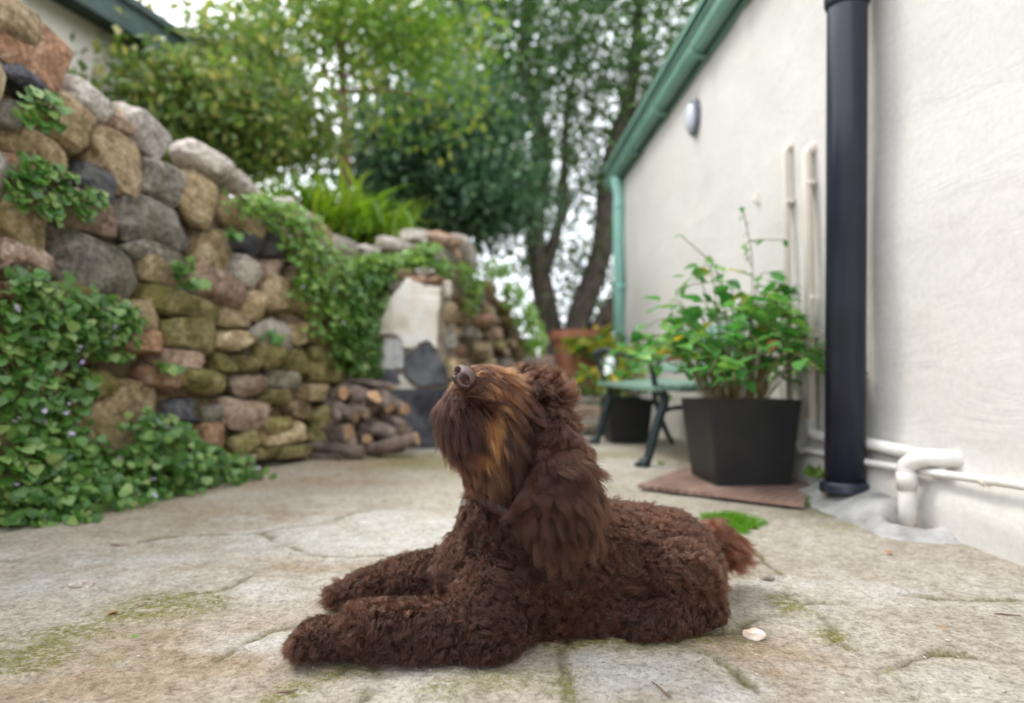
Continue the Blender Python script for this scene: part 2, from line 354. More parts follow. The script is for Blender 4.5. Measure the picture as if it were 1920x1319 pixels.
speck = ramp(t, vo.outputs['Distance'], [(.06, (.35, .33, .31)), (.14, (1, 1, 1))]); c = mixc(t, ramp(t, noise(t, co, 25, 3), [(.5, (0, 0, 0)), (.62, (.8, .8, .8))]), c, mixc(t, 1.0, c, speck, 'MULTIPLY'))
t.links.new(c, b.inputs['Base Color']); b.inputs['Roughness'].default_value = .92; b.inputs['Specular IOR Level'].default_value = .2
hh = N(t, "ShaderNodeMath", operation='MULTIPLY_ADD'); t.links.new(mid, hh.inputs[0]); hh.inputs[1].default_value = 1.5; t.links.new(grain, hh.inputs[2]); h2 = N(t, 'ShaderNodeMath', operation='ADD'); t.links.new(hh.outputs[0], h2.inputs[0]); t.links.new(g2, h2.inputs[1]); bump(t, b, h2.outputs[0], .9, .006)
M['patio'] = m
tag(link('patio', me, m), kind='structure')

# ---- stone retaining wall: base line on the ground, left of the paving and round behind the fireplace
WL = [(-1.66, .6), (-1.62, 1.6), (-1.58, 2.1), (-1.40, 2.71), (-1.225, 3.2), (-1.075, 3.53), (-.97, 3.95), (-.80, 4.5), (-.46, 4.75), (-.27, 5.8), (0.0, 7.2), (.38, 9.2)]
WL = [Vector((a, b_, 0)) for a, b_ in WL]
WS = [0.0]
for a, b_ in zip(WL, WL[1:]): WS.append(WS[-1] + (b_ - a).length)
def wall_at(s):
    s = max(0, min(s, WS[-1] - 1e-4)); k = max(i for i in range(len(WS)) if WS[i] <= s + 1e-9); k = min(k, len(WL) - 2)
    t_ = (WL[k + 1] - WL[k]).normalized(); return WL[k] + t_ * (s - WS[k]), t_, Vector((t_.y, -t_.x, 0))
def wall_hit(u):
    a, _ = ray(u, 720)
    for k in range(len(WL) - 1):
        p, q = WL[k], WL[k + 1]; f0, f1 = p.x - a * p.y, q.x - a * q.y
        if f0 * f1 <= 0 and f0 != f1:
            r_ = f0 / (f0 - f1); return WS[k] + r_ * (WS[k + 1] - WS[k])
    return 0.0 if u < 300 else WS[-1]
def wall_pt(u, v):                               # photo point -> (s, z, point, tangent, outward normal)
    s = wall_hit(u); p, t_, n_ = wall_at(s); zz = P(u, v, p.y).z
    return s, zz, Vector((p.x, p.y, zz)), t_, n_
TOPV = [(-400, -240), (0, 60), (150, 200), (330, 310), (470, 375), (600, 450), (700, 500), (740, 480), (790, 462), (880, 472), (950, 548), (1010, 638), (1100, 700)]
def top_v(u): return float(np.interp(u, [a for a, _ in TOPV], [b_ for _, b_ in TOPV]))
def u_of(p): return 960 + FPX * p.x / (p.y * CP)
def top_z(s):
    p, _, _ = wall_at(s)
    if p.y < 2.0: return 1.6
    return P(u_of(p), top_v(u_of(p)) + 12, p.y).z
wall_root = empty('stone_wall', WL[5] + Vector((0, 0, .03)))
tag(wall_root, 'ruined rubble stone retaining wall overgrown with creeper along the left of the patio', 'stone wall')
SS = np.linspace(0, WS[-1], 160); cv, cf = [], []
for i, s in enumerate(SS):
    p, t_, n_ = wall_at(s); H = top_z(s)
    for j in range(13):
        k = j / 12; zz = -.08 + (H + .08) * k; off = -.05 + (fbm(np.array([[s * 6, zz * 6, 1.]]), 5)[0] - .5) * .09 - .06 * k
        q = p + n_ * off; cv.append((q.x, q.y, zz))
    q = p - n_ * .45; cv.append((q.x, q.y, H - .03)); q = p - n_ * .5; cv.append((q.x, q.y, -.08))
for i in range(len(SS) - 1):
    for j in range(14): a = i * 15 + j; cf.append([a, a + 15, a + 16, a + 1])
core = link('wall_core', mesh_np('wall_core', cv, cf, True), M['wall_soil'], wall_root)

def rock(name, sx, sy, sz, seed, sub=2, boxy=.46, cuts=5, rough=.17):
    r_ = np.random.default_rng(seed); bm = bmesh.new(); bmesh.ops.create_icosphere(bm, subdivisions=sub, radius=1)
    v = np.array([q.co[:] for q in bm.verts]); v = np.sign(v) * np.abs(v) ** boxy; v /= np.max(np.abs(v)); cuts = int(cuts * 1.8)
    for _ in range(cuts):
        d = r_.normal(size=3); d /= np.linalg.norm(d); lim = r_.uniform(.66, .92); e = v @ d - lim * np.max(v @ d); v = v - np.outer(np.clip(e, 0, None) * .97, d)
    nn = v / np.linalg.norm(v, axis=1, keepdims=True)
    v = v + nn * ((fbm(v * 1.6 + seed % 97, 3, 3) - .5) * 2 * rough)[:, None] + nn * ((fbm(v * 5 + seed % 89, 8, 3) - .5) * .9 * rough)[:, None]
    v = v / (np.max(np.abs(v), axis=0)) * np.array([sx, sy, sz]) * .5
    for q, w in zip(bm.verts, v): q.co = w
    me = bm_mesh(name, bm, True); me.set_sharp_from_angle(angle=R(28)); return me
SEED = [100]
def wall_stone(u, v, w, h, rot, key, push=0.0, depth=None):
    s1, s2 = wall_hit(u - w / 2), wall_hit(u + w / 2); s, zz, p, t_, n_ = wall_pt(u, v)
    L = max(.03, abs(s2 - s1)); H = h * px(p.y); L = min(L, H * 3.6); SEED[0] += 1
    dp = depth or min(.34, max(.16, .7 * (L + H) / 2))
    me = rock('stone', L * 1.08, dp, H * 1.12, SEED[0], 3 if w > 70 else 2)
    o = link('stone', me, M['s' + key]); a = Matrix((t_, n_ * -1, Vector((0, 0, 1)))).transposed().to_4x4()
    # the wall face leans back a little with height
    c = p - n_ * (dp * .5 - .055 + push + max(0, zz) * .03)
    W = Matrix.Translation(c) @ a @ Matrix.Rotation(R(rot * .7), 4, 'Y') @ Matrix.Rotation(random.uniform(-.12, .12), 4, 'X') @ Matrix.Rotation(random.uniform(-.1, .1), 4, 'Z')
    o.parent = wall_root; o.matrix_parent_inverse = Matrix.Translation(wall_root.location).inverted(); o.matrix_basis = W
    return o
STONES = [(20,40,90,80,20,'t'),(55,92,140,125,35,'r'),(40,150,120,50,30,'d'),(170,192,95,65,30,'w'),(115,228,110,110,20,'t'),(222,232,60,55,10,'p'),(278,248,105,80,32,'w'),(213,305,100,120,10,'t'),  # dark stone below the big red one stands in for its shaded underside
 (300,345,80,92,15,'g'),(398,302,95,52,22,'w'),(375,376,80,92,18,'t'),(466,352,62,42,22,'w'),(455,410,85,58,22,'t'),(62,275,135,80,28,'t'),(22,320,70,70,40,'r'),(14,212,50,60,0,'g'),(177,345,72,75,15,'d'),
 (165,406,100,75,12,'p'),(40,415,115,110,8,'t'),(287,425,150,95,12,'g'),(292,478,170,42,15,'g'),(165,497,200,112,15,'g'),(405,470,62,88,8,'t'),(465,457,66,42,5,'d'),(515,462,44,52,0,'d'),(466,505,60,55,10,'w'),
 (510,506,40,40,0,'p'),(45,500,115,82,18,'p'),(300,513,80,56,10,'t'),(415,540,112,62,12,'p'),(478,570,42,62,15,'t'),(521,551,56,62,8,'t'),(342,571,142,55,9,'m'),(255,592,82,62,0,'t'),(140,562,105,62,0,'m'),
 (440,598,62,46,0,'t'),(353,628,106,66,0,'m'),(440,637,76,40,0,'t'),(515,628,78,52,10,'w'),(561,626,32,48,0,'t'),(262,645,78,48,0,'r'),(335,676,98,46,8,'p'),(418,684,44,36,0,'m'),(463,685,42,32,0,'m'),
 (510,671,56,46,0,'m'),(560,681,42,52,0,'m'),(611,669,48,42,0,'m'),(298,713,78,50,10,'r'),(376,716,92,46,8,'m'),(468,722,62,42,0,'p'),(535,716,62,36,8,'g'),(600,702,46,36,0,'m'),(222,790,160,150,0,'t'),
 (345,773,66,46,5,'d'),(402,776,36,32,0,'g'),(460,780,92,62,12,'p'),(518,746,58,34,0,'m'),(566,768,42,38,0,'t'),(592,736,50,32,0,'t'),(520,796,52,36,0,'m'),(390,826,46,62,0,'r'),(455,832,66,46,0,'m'),(530,816,76,42,0,'t'),
 (500,850,50,22,0,'m'),(545,846,66,26,0,'m'),(450,866,62,28,0,'p'),(60,620,125,85,0,'m'),(70,720,130,75,0,'t'),(20,810,80,95,0,'t'),(105,830,110,95,0,'t'),(150,652,95,62,0,'t'),(60,552,100,52,0,'t'),(180,720,70,60,0,'m'),
 (60,915,120,60,0,'m'),(180,895,120,60,0,'m'),(290,870,110,60,0,'m'),(400,872,60,40,0,'m'),(-60,150,120,160,10,'t'),(-60,330,120,130,10,'g'),(-60,470,110,110,10,'t'),(-60,600,110,100,0,'m'),(-60,740,120,120,0,'t'),(-60,900,120,130,0,'m'),
 (600,440,66,56,25,'t'),(560,402,58,42,25,'w'),(655,470,56,52,10,'w'),(700,470,40,22,0,'w'),(545,440,50,50,15,'t'),(520,402,52,42,20,'p'),(585,500,56,52,10,'t'),(630,520,52,46,0,'g'),(560,560,50,44,0,'t'),(600,580,56,46,0,'m'),(645,590,50,50,0,'t'),
 (615,625,50,44,0,'m'),(660,650,46,46,0,'m'),(570,520,40,40,0,'p'),(680,540,46,46,0,'t'),(690,600,40,46,0,'g'),(640,700,46,40,0,'m'),(655,745,46,46,0,'m'),(625,780,56,46,0,'m'),(610,820,56,46,0,'m'),(660,800,50,50,0,'t'),(700,520,44,36,0,'t'),
 (757,458,84,28,4,'w'),(786,440,52,26,0,'w'),(832,447,52,26,8,'p'),(852,465,72,32,12,'r'),(886,474,34,38,20,'w'),(836,490,48,24,6,'w'),(795,516,38,26,0,'g'),(770,490,50,26,0,'t'),(720,500,46,28,0,'t'),(870,500,40,34,10,'t'),(812,470,40,22,0,'t'),(745,520,50,30,0,'t'),(860,530,40,36,0,'p')]
for a in STONES: wall_stone(*a)
# smaller stones packed between and behind them, and the wall running on behind the fireplace
def course(u0, u1, v0, v1, hpx, keys, push):
    v = v0
    while v < v1:
        h = hpx * random.uniform(.75, 1.3); u = u0 + random.uniform(-20, 10)
        while u < u1:
            w = h * random.uniform(1.0, 1.9)
            if v + h * .5 > top_v(u + w / 2) + 8: wall_stone(u + w / 2, v + h / 2, w, h * 1.05, random.uniform(-14, 18), random.choice(keys), push)
            u += w
        v += h * .96
course(0, 640, 90, 870, 50, 'tgtmmgp', .085)
course(842, 930, 470, 800, 30, 'ttgpmtr', .0)
course(930, 1015, 530, 790, 22, 'ttgpmr', .0)

# ---- raised bank behind the wall
tv, tf = [], []
for i, s in enumerate(SS):
    p, t_, n_ = wall_at(s); H = top_z(s)
    for k, (o_, dz) in enumerate(((.3, -.10), (1.2, -.06), (3.0, .0), (8.0, .2), (30, 1.0))):
        q = p - n_ * o_; tv.append((q.x, q.y, H * .92 + dz + (0 if k < 2 else random.uniform(-.05, .05))))
for i in range(len(SS) - 1):
    for j in range(4): a = i * 5 + j; tf.append([a, a + 1, a + 6, a + 5])
M['bank'] = surf('bank_earth', (.05, .05, .02), (.12, .12, .04), 3, .95, 30, .8, .02)
tag(link('terrace', mesh_np('terrace', tv, tf, True), M['bank']), kind='structure')

# ---- house on the right
HX0, HSL = 1.34, -.044
def hx(y): return HX0 + HSL * y
hdir = Vector((HSL, 1, 0)).normalized(); hn = Vector((-hdir.y, hdir.x, 0))          # hn points to the patio (-x)
YC = 6.65; EAVE = 2.38
house = empty('house', (hx(3), 3, 0)); tag(house, 'cream plastered house wall with green gutter on the right side of the patio', 'house')
def HW(y, off, z): q = Vector((hx(y), y, z)) + hn * off; return q
ysw = np.concatenate([np.arange(-2.5, .8, .1), np.arange(.8, YC, .04), [YC]]); zsw = np.concatenate([np.arange(-.1, .5, .03), np.arange(.5, EAVE + .12, .06)])
vv = []
for yy in ysw:
    for zz in zsw:
        q = np.array([[yy * 2.2, zz * 2.2, 0.]]); bulge = (fbm(q, 81, 4)[0] - .5) * .035
        foot = .045 / (1 + math.exp((zz - (.20 + .02 * math.sin(yy * 3) - .01 * yy)) / .022)) if yy < 3.4 else .01
        foot *= .75 + .6 * fbm(np.array([[yy * 9, zz * 9, 3.]]), 85, 4)[0]
        vv.append(HW(yy, bulge + foot, zz))
nz_ = len(zsw); ff = []
for i in range(len(ysw) - 1):
    for j in range(nz_ - 1): a = i * nz_ + j; ff.append([a, a + 1, a + nz_ + 1, a + nz_])
link('wall', mesh_np('wall', vv, ff, True), M['wall'], house)
fv = [HW(YC, 0, -.1), HW(YC, 0, EAVE + .1), HW(YC, -4, EAVE + 1.5), HW(YC, -4, -.1)]
link('end_wall', mesh_np('end_wall', fv, [[0, 1, 2, 3]]), M['wall'], house)
def prism(name, prof, y0, y1, mat, parent):       # profile of (offset, z) swept along the house wall
    a = [HW(y0, o, z) for o, z in prof]; b_ = [HW(y1, o, z) for o, z in prof]; k = len(prof)
    f = [[i, (i + 1) % k, k + (i + 1) % k, k + i] for i in range(k)] + [list(range(k))[::-1], list(range(k, 2 * k))]
    me = mesh_np(name, a + b_, f); bm = bmesh.new(); bm.from_mesh(me); me2 = bm_mesh(name, bm); return link(name, me2, mat, parent)
prism('fascia', [(.0, EAVE - .02), (.03, EAVE - .02), (.03, EAVE + .17), (.0, EAVE + .17)], -2.5, YC + .05, M['green_paint'], house)
gut = prism('gutter', [(.033, EAVE + .03), (.05, EAVE), (.09, EAVE), (.113, EAVE + .04), (.116, EAVE + .10), (.128, EAVE + .10), (.128, EAVE + .115), (.105, EAVE + .115), (.103, EAVE + .05), (.085, EAVE + .018), (.055, EAVE + .018), (.033, EAVE + .05)], -2.5, YC + .06, M['green_paint'], house)
for yy in np.arange(2.2, 6.5, .85): prism('gutter_bracket', [(.031, EAVE - .012), (.10, EAVE - .012), (.124, EAVE + .03), (.124, EAVE - .0), (.105, EAVE - .03), (.031, EAVE - .03)], yy, yy + .03, M['green_paint'], gut)
prism('roof', [(.14, EAVE + .15), (-2.2, EAVE + 1.05), (-4, EAVE + 1.75), (-4, EAVE + 1.80), (.14, EAVE + .19)], -2.5, YC + .05, M['green_paint'], house)
prism('gutter_end', [(.03, EAVE - .005), (.09, EAVE - .005), (.123, EAVE + .04), (.13, EAVE + .12), (.03, EAVE + .12)], YC + .061, YC + .07, M['green_paint'], gut)
ydp = 6.35
dp = tube('downpipe', bez([HW(ydp, .075, EAVE), HW(ydp, .075, EAVE - .06), HW(ydp, .055, EAVE - .17), HW(ydp, .06, EAVE - .26)], 6) + [HW(ydp, .06, .08)], .052, M['green_pipe'], house, 14)
for zz in (EAVE - .26, 1.35, .55): tube('pipe_clip', [HW(ydp, .05, zz - .02), HW(ydp, .05, zz + .02)], .060, M['green_pipe'], dp, 14)

# ---- pipes on the house wall
def wy(u, off=0.0):                              # depth at which the sight line at column u meets the house wall (offset)
    a, _ = ray(u, 720); return (HX0 - off) / (a - HSL)
def cream_pipe(u, vtop, vbot, r_, label, clipv):
    y0 = wy(u, .03); zt = P(u, vtop, y0).z; zb = P(u, vbot, y0).z
    o = empty('waste_pipe', HW(y0, .03, zb)); tag(o, label, 'pipe')
    tube('pipe', [HW(y0, -.02, zt)] + bez([HW(y0, .012, zt), HW(y0, .03, zt - .02), HW(y0, .032, zt - .06)], 4) + [HW(y0, .032, zb)], r_, M['cream_pipe'], o, 12)
    tube('elbow_collar', [HW(y0, .0, zt), HW(y0, .018, zt - .004)], r_ * 1.35, M['cream_pipe'], o, 12)
    for v in clipv:
        zc = P(u, v, y0).z; box('clip', (-.012, -.03, -.008), (.018, .03, .008), M['cream_pipe'], o, Matrix.Translation(HW(y0, .028, zc)) @ Matrix.Rotation(math.atan2(hdir.y, hdir.x) - R(90), 4, 'Z'), .002)
    return y0, zb
cream_pipe(1481, 275, 800, .014, 'thin cream painted pipe on the house wall, left of its thicker twin', [380])
y2, zb2 = cream_pipe(1522, 278, 815, .019, 'thicker cream painted pipe on the house wall next to the black soil pipe', [345, 560])
# black soil pipe
ysp = wy(1578, .10); zsp = P(1577, 922, ysp).z
sp = empty('soil_pipe', HW(ysp, .10, zsp)); tag(sp, 'thick black soil pipe running up the cream house wall', 'pipe')
tube('pipe', [HW(ysp, .10, zsp), HW(ysp - .075, .10, 1.5), HW(ysp - .165, .10, 3.2)], .064, M['black_pipe'], sp, 28)
tube('collar', bez([HW(ysp, .10, zsp), HW(ysp, .10, zsp + .012), HW(ysp, .10, zsp + .03), HW(ysp, .10, zsp + .036)], 3), [.080] * 4 + [.079] * 3 + [.072] * 2 + [.066], M['black_pipe'], sp, 28)
tube('pipe_socket', [HW(ysp - .087, .10, 1.725), HW(ysp - .088, .10, 1.74), HW(ysp - .094, .10, 1.86)], [.066, .073, .073], M['black_pipe'], sp, 28)
# white waste pipe that leaves the wall run and drops into the gully
yw = wy(1700, .05); zl = P(1700, 860, yw).z
wp = empty('drain_pipe', HW(yw, .08, .03)); tag(wp, 'white plastic waste pipe bending down to the ground beside the black pipe', 'pipe')
tube('pipe', [HW(y2, .034, zb2 + .06)] + bez([HW(y2, .034, zb2 + .02), HW(y2 - .02, .034, zb2), HW(y2 - .06, .034, zb2 - .002)], 4) + [HW(2.3, .03, (zb2 + zl) / 2 + .01), HW(yw - .06, .03, zl + .012)], .020, M['pvc'], wp, 14)
tube('bend', bez([HW(yw - .15, -.03, zl + .014), HW(yw - .125, .03, zl + .014), HW(yw - .085, .062, zl + .01), HW(yw - .045, .085, zl - .015), HW(yw - .045, .088, zl - .05)], 6), .0255, M['pvc'], wp, 16)
tube('collar', [HW(yw - .045, .088, zl - .035), HW(yw - .045, .088, zl - .085)], .0285, M['pvc'], wp, 16)
tube('drop_pipe', [HW(yw - .045, .088, zl - .05), HW(yw - .045, .088, .0)], .0245, M['pvc'], wp, 16)
# thin supply pipe along the foot of the wall
zt1 = P(1640, 868, wy(1640, .05)).z; zt2 = P(1900, 912, wy(1900, .05)).z; ya, yb = wy(1640, .05), wy(1900, .05)
sl = (zt2 - zt1) / (yb - ya)
tp = empty('supply_pipe', HW(ya, .05, zt1)); tag(tp, 'thin white pipe running low along the foot of the house wall', 'pipe')
tube('pipe', [HW(yy, .052, zt1 + sl * (yy - ya) + .004 * math.sin(yy * 5)) for yy in np.arange(.6, 3.1, .12)], .0115, M['pvc'], tp, 10)
for yy in (1.05, 1.75, 2.75): tube('clip', [HW(yy, .052, zt1 + sl * (yy - ya)), HW(yy + .02, .052, zt1 + sl * (yy + .02 - ya))], .0150, M['cream_pipe'], tp, 10)
# oval wall lamp and its cable
yl = wy(1300, .05); lc = P(1300, 222, yl)
lamp = empty('wall_lamp', HW(yl, .0, lc.z)); tag(lamp, 'oval bulkhead lamp on the house wall under the green gutter', 'lamp')
def oval(name, prof, mat, parent, ry=.085, rz=.115):   # profile (scale, offset)
    bm = bmesh.new(); rings = []
    for s_, o_ in prof: rings.append([bm.verts.new(HW(yl + ry * s_ * math.cos(a), o_, lc.z + rz * s_ * math.sin(a))) for a in np.linspace(0, 2 * math.pi, 28, endpoint=False)])
    for r1, r2 in zip(rings, rings[1:]):
        for k in range(28): bm.faces.new((r1[k], r1[(k + 1) % 28], r2[(k + 1) % 28], r2[k]))
    bm.faces.new(rings[0]); bm.faces.new(rings[-1]); return link(name, bm_mesh(name, bm, True), mat, parent)
oval('rim', [(1, -.02), (1, .03), (.96, .042), (.82, .045), (.80, .035)], M['lamp_rim'], lamp)
oval('glass', [(.80, .03), (.78, .05), (.66, .066), (.4, .075), (.1, .078)], M['glass_lamp'], lamp)
tube('cable', [HW(yl, .008, lc.z + .10), HW(yl - .02, .008, lc.z + .15), HW(yl - .05, .008, lc.z + .20)], .006, M['cream_pipe'], lamp, 6)
# small plaster scar / broken hook
ysc = wy(1430, .0); zc_ = P(1430, 372, ysc).z
me = rock('wall_hook', .05, .03, .075, 977, 2); o = link('wall_hook', me, M['cream_pipe']); o.location = HW(ysc, .006, zc_); o.rotation_euler = (0, R(25), 0)
tag(o, 'small broken cream stub on the house wall, left of the thin pipes', 'stub')
# cement fillet at the foot of the soil pipe, with a gully hole
bm = bmesh.new(); c0 = P(1620, 968, 2.14)
nu, nv_ = 40, 22; g_ = []
for i in range(nu):
    for j in range(nv_):
        yy = 1.84 + .85 * i / (nu - 1); of = .0 + .24 * j / (nv_ - 1)
        e = 1 - max(0, (of - .05) / .17) ** 1.5; ends = min(1, min(i, nu - 1 - i) / 7)
        q = HW(yy, of, 0); base = float(gz(0, q.y)); hgt = .085 * max(0, e) * ends + (fbm(np.array([[yy * 12, of * 12, 2.]]), 15, 4)[0] - .5) * .03 * ends
        d_ = math.hypot((yy - (yw - .05)) / .075, (of - .075) / .055); hgt -= .10 * math.exp(-d_ ** 4)
        g_.append(bm.verts.new((q.x, q.y, base - .012 + hgt)))
for i in range(nu - 1):
    for j in range(nv_ - 1): a = i * nv_ + j; bm.faces.new((g_[a], g_[a + 1], g_[a + nv_ + 1], g_[a + nv_]))
M['cement'] = surf('cement_fillet', (.20, .195, .185), (.33, .325, .315), 9, .9, 60, .7, .008, c3=(.42, .41, .40))
tag(link('cement_ledge', bm_mesh('cement_ledge', bm, True), M['cement']), kind='structure')
bk = link('brick', rock('brick', .10, .05, .035, 431, 2, .5, 3, .06), M['sr']); bk.location = HW(yw - .12, .06, .02); bk.rotation_euler = (0, 0, R(70))
tag(bk, 'broken brick lying in the drain hole behind the white waste pipe', 'brick')

# ---- house beyond the wall at the upper left
fh = empty('far_house', (-3.3, 5, 0)); tag(fh, 'pale house with dark eave behind the top of the stone wall', 'house')
A, B = Vector((-3.10, 4.2, 0)), Vector((-2.55, 6.1, 0)); dn = Vector((-.96, .28, 0))
box_v = [A, B, B + dn * 3, A + dn * 3]; vz = [Vector((q.x, q.y, z_)) for z_ in (.8, 2.98) for q in box_v]
link('wall', mesh_np('wall', vz, [[0, 1, 5, 4], [1, 2, 6, 5], [2, 3, 7, 6], [3, 0, 4, 7]]), M['wall_far'], fh)
M['eave'] = surf('eave_paint', (.03, .05, .045), (.05, .08, .07), 6, .6, 30, .2, .003)
dv = (B - A).normalized(); on = Vector((dv.y, -dv.x, 0))
def far_slab(name, o0, o1, z0, z1, mat, up=0.0):
    q = [A - dv * .8 + on * o0, B + dv * .25 + on * o0, B + dv * .25 + on * o1, A - dv * .8 + on * o1]
    vs_ = [Vector((k.x, k.y, z0 + (up if i > 1 else 0))) for i, k in enumerate(q)] + [Vector((k.x, k.y, z1 + (up if i > 1 else 0))) for i, k in enumerate(q)]
    bm = bmesh.new(); w = [bm.verts.new(k) for k in vs_]
    for f in ((0, 1, 2, 3), (4, 5, 6, 7), (0, 1, 5, 4), (1, 2, 6, 5), (2, 3, 7, 6), (3, 0, 4, 7)): bm.faces.new([w[i] for i in f])
    return link(name, bm_mesh(name, bm), mat, fh)
far_slab('fascia', .20, .24, 2.93, 3.13, M['eave']); far_slab('roof', .28, -3.2, 3.12, 3.17, M['eave'], 1.2); far_slab('soffit', .198, -.02, 2.985, 3.0, M['eave'])

# ---- fireplace ruin at the bend of the wall
fp = empty('fireplace', P(770, 830, 4.25)); tag(fp, 'ruined outdoor fireplace with flaking pale plaster and soot black base', 'fireplace')
DF = 4.22
def fpoly(name, pts, d, th, mat, seed=0, sub=True):
    """irregular slab: outline of photo points stood up at depth d, th thick, with a wobbly face"""
    o = []
    for (a, b_) in zip(pts, pts[1:] + pts[:1]):
        for k in range(4): t_ = k / 4; o.append((a[0] + (b_[0] - a[0]) * t_, a[1] + (b_[1] - a[1]) * t_))
    r_ = random.Random(seed); fr = [P(u + r_.uniform(-2.0, 2.0), v + r_.uniform(-2.0, 2.0), d) for u, v in o]
    c = sum(fr, Vector()) / len(fr); bm = bmesh.new(); n_ = len(fr)
    f1 = [bm.verts.new(q + Vector((0, r_.uniform(-.006, .006), 0))) for q in fr]; f0 = [bm.verts.new(c + (q - c) * .93 + Vector((0, -.012 + r_.uniform(-.006, .006), 0))) for q in fr]; f2 = [bm.verts.new(q + Vector((0, th, 0))) for q in fr]
    for k in range(n_): bm.faces.new((f1[k], f1[(k + 1) % n_], f0[(k + 1) % n_], f0[k])); bm.faces.new((f2[k], f2[(k + 1) % n_], f1[(k + 1) % n_], f1[k]))
    bmesh.ops.triangulate(bm, faces=[bm.faces.new(f0)]); bmesh.ops.triangulate(bm, faces=[bm.faces.new(f2)])
    return link(name, bm_mesh(name, bm), mat, fp)
M['rubble'] = surf('fireplace_rubble', (.16, .13, .10), (.34, .28, .21), 9, .95, 30, .9, .03)
fpoly('masonry', [(706, 600), (745, 545), (765, 520), (835, 520), (842, 640), (850, 850), (700, 850), (700, 700)], DF + .03, .5, M['rubble'], 1)
fpoly('plaster', [(722, 569), (742, 545), (758, 524), (777, 522), (797, 537), (826, 538), (822, 588), (819, 656), (808, 640), (795, 641), (776, 654), (757, 655), (752, 628), (706, 627), (693, 615), (722, 596)], DF, .06, M['patch'], 2)
fpoly('plaster', [(703, 655), (722, 636), (750, 634), (757, 662), (757, 690), (735, 694), (704, 694)], DF + .012, .05, M['patch_grey'], 3)
fpoly('sooty_plaster', [(702, 697), (735, 697), (745, 690), (752, 722), (705, 724)], DF + .008, .05, M['soot'], 4)
fpoly('sooty_plaster', [(760, 660), (778, 658), (796, 645), (808, 645), (820, 662), (838, 690), (840, 724), (775, 724), (758, 700)], DF + .004, .06, M['soot'], 5)
fpoly('plaster', [(736, 712), (752, 700), (772, 725), (790, 735), (735, 735)], DF + .016, .05, M['patch'], 6)
hb = P(778, 830, DF - .16); hl, hr = P(704, 780, DF - .16), P(862, 780, DF - .16)
bm = bmesh.new(); add_box(bm, (hl.x, DF - .16, .0), (hr.x, DF + .10, P(780, 730, DF - .16).z)); bmesh.ops.bevel(bm, geom=bm.edges[:], offset=.012, segments=2, affect='EDGES'); bmesh.ops.subdivide_edges(bm, edges=bm.edges[:], cuts=3, use_grid_fill=True)
for q in bm.verts: q.co += Vector((random.uniform(-1, 1), random.uniform(-1, 1), random.uniform(-1, 1))) * .004
link('hearth', bm_mesh('hearth', bm), M['soot'], fp)
for (u, v, w, h, k) in ((797, 512, 40, 22, 'g'), (786, 526, 32, 15, 'r'), (818, 529, 38, 20, 'r'), (838, 545, 20, 40, 'w'), (742, 540, 34, 24, 'g'), (722, 562, 34, 26, 't'), (706, 590, 30, 30, 'p'), (760, 518, 34, 20, 't'), (698, 640, 26, 40, 't'), (846, 590, 26, 44, 't'), (848, 640, 28, 40, 'g'), (850, 690, 30, 44, 't'), (699, 690, 22, 40, 'm'), (850, 740, 30, 44, 'm')):
    q = P(u, v, DF + .06); s_ = px(DF); o = link('capstone', rock('capstone', w * s_, .16, h * s_, u + v, 2), M['s' + k], fp); o.matrix_basis = Matrix.Translation(q)
# ================================================================ OBJECTS
# ---- leaves: a template copied many times into one mesh
def leaf_template(kind):
    if kind == 'round':                          # rounded, slightly lobed creeper leaf, stalk at the origin
        o = [(0, 0), (.42, .02), (.62, .32), (.46, .62), (.30, .78), (0, 1.0), (-.30, .78), (-.46, .62), (-.62, .32), (-.42, .02)]
        v = [(0, .42, .0)] + [(a, b_, .10 * abs(a) * 1.6 - .10 * b_ * b_) for a, b_ in o]; return v, [[0, i + 1, (i + 1) % 10 + 1] for i in range(10)]
    if kind == 'ovate':
        o = [(0, 0), (.24, .18), (.33, .42), (.22, .72), (0, 1.05)]
        v = [(a, b_, .22 * a - .18 * b_ * b_) for a, b_ in o] + [(-a, b_, .22 * a - .18 * b_ * b_) for a, b_ in o[1:4]] + [(0, .42, -.06)]
        ring = [0, 1, 2, 3, 4, 7, 6, 5]; return v, [[8, ring[i], ring[(i + 1) % 8]] for i in range(8)]
    if kind == 'diamond':
        return [(0, 0, 0), (.28, .5, .06), (0, 1, -.08), (-.28, .5, .06)], [[0, 1, 2], [0, 2, 3]]
    if kind == 'blade':
        return [(-.03, 0, 0), (.03, 0, 0), (.035, .45, .06), (-.035, .45, .06), (0, 1, .0)], [[0, 1, 2], [0, 2, 3], [3, 2, 4]]
    if kind == 'strap':
        v, f = [], []
        for k in range(6): t_ = k / 5; w = .035 * (1 - t_ ** 2) + .004; z_ = .55 * t_ - .75 * t_ * t_; v += [(-w, t_, z_ + .01), (w, t_, z_ + .01)]
        for k in range(5): a = 2 * k; f += [[a, a + 1, a + 3], [a, a + 3, a + 2]]
        return v, f
def leaf_frames(dirs, ups, jit, r_):
    """orthonormal frames: local y along dirs, local z near ups"""
    d = dirs + r_.normal(size=dirs.shape) * jit; d /= np.linalg.norm(d, axis=1, keepdims=True)
    u = ups + r_.normal(size=ups.shape) * jit; u = u - d * np.sum(u * d, 1, keepdims=True); u /= np.linalg.norm(u, axis=1, keepdims=True) + 1e-9
    return np.stack([np.cross(d, u), d, u], 2)
def leaf_mesh(name, kind, pos, frames, size):
    v, f = leaf_template(kind); v = np.array(v, float); f = np.array(f); k = len(v)
    W = np.einsum('nij,kj->nki', frames, v) * size[:, None, None] + pos[:, None, :]
    F = (f[None] + (np.arange(len(pos)) * k)[:, None, None]).reshape(-1, 3)
    return mesh_np(name, W.reshape(-1, 3), F, True)
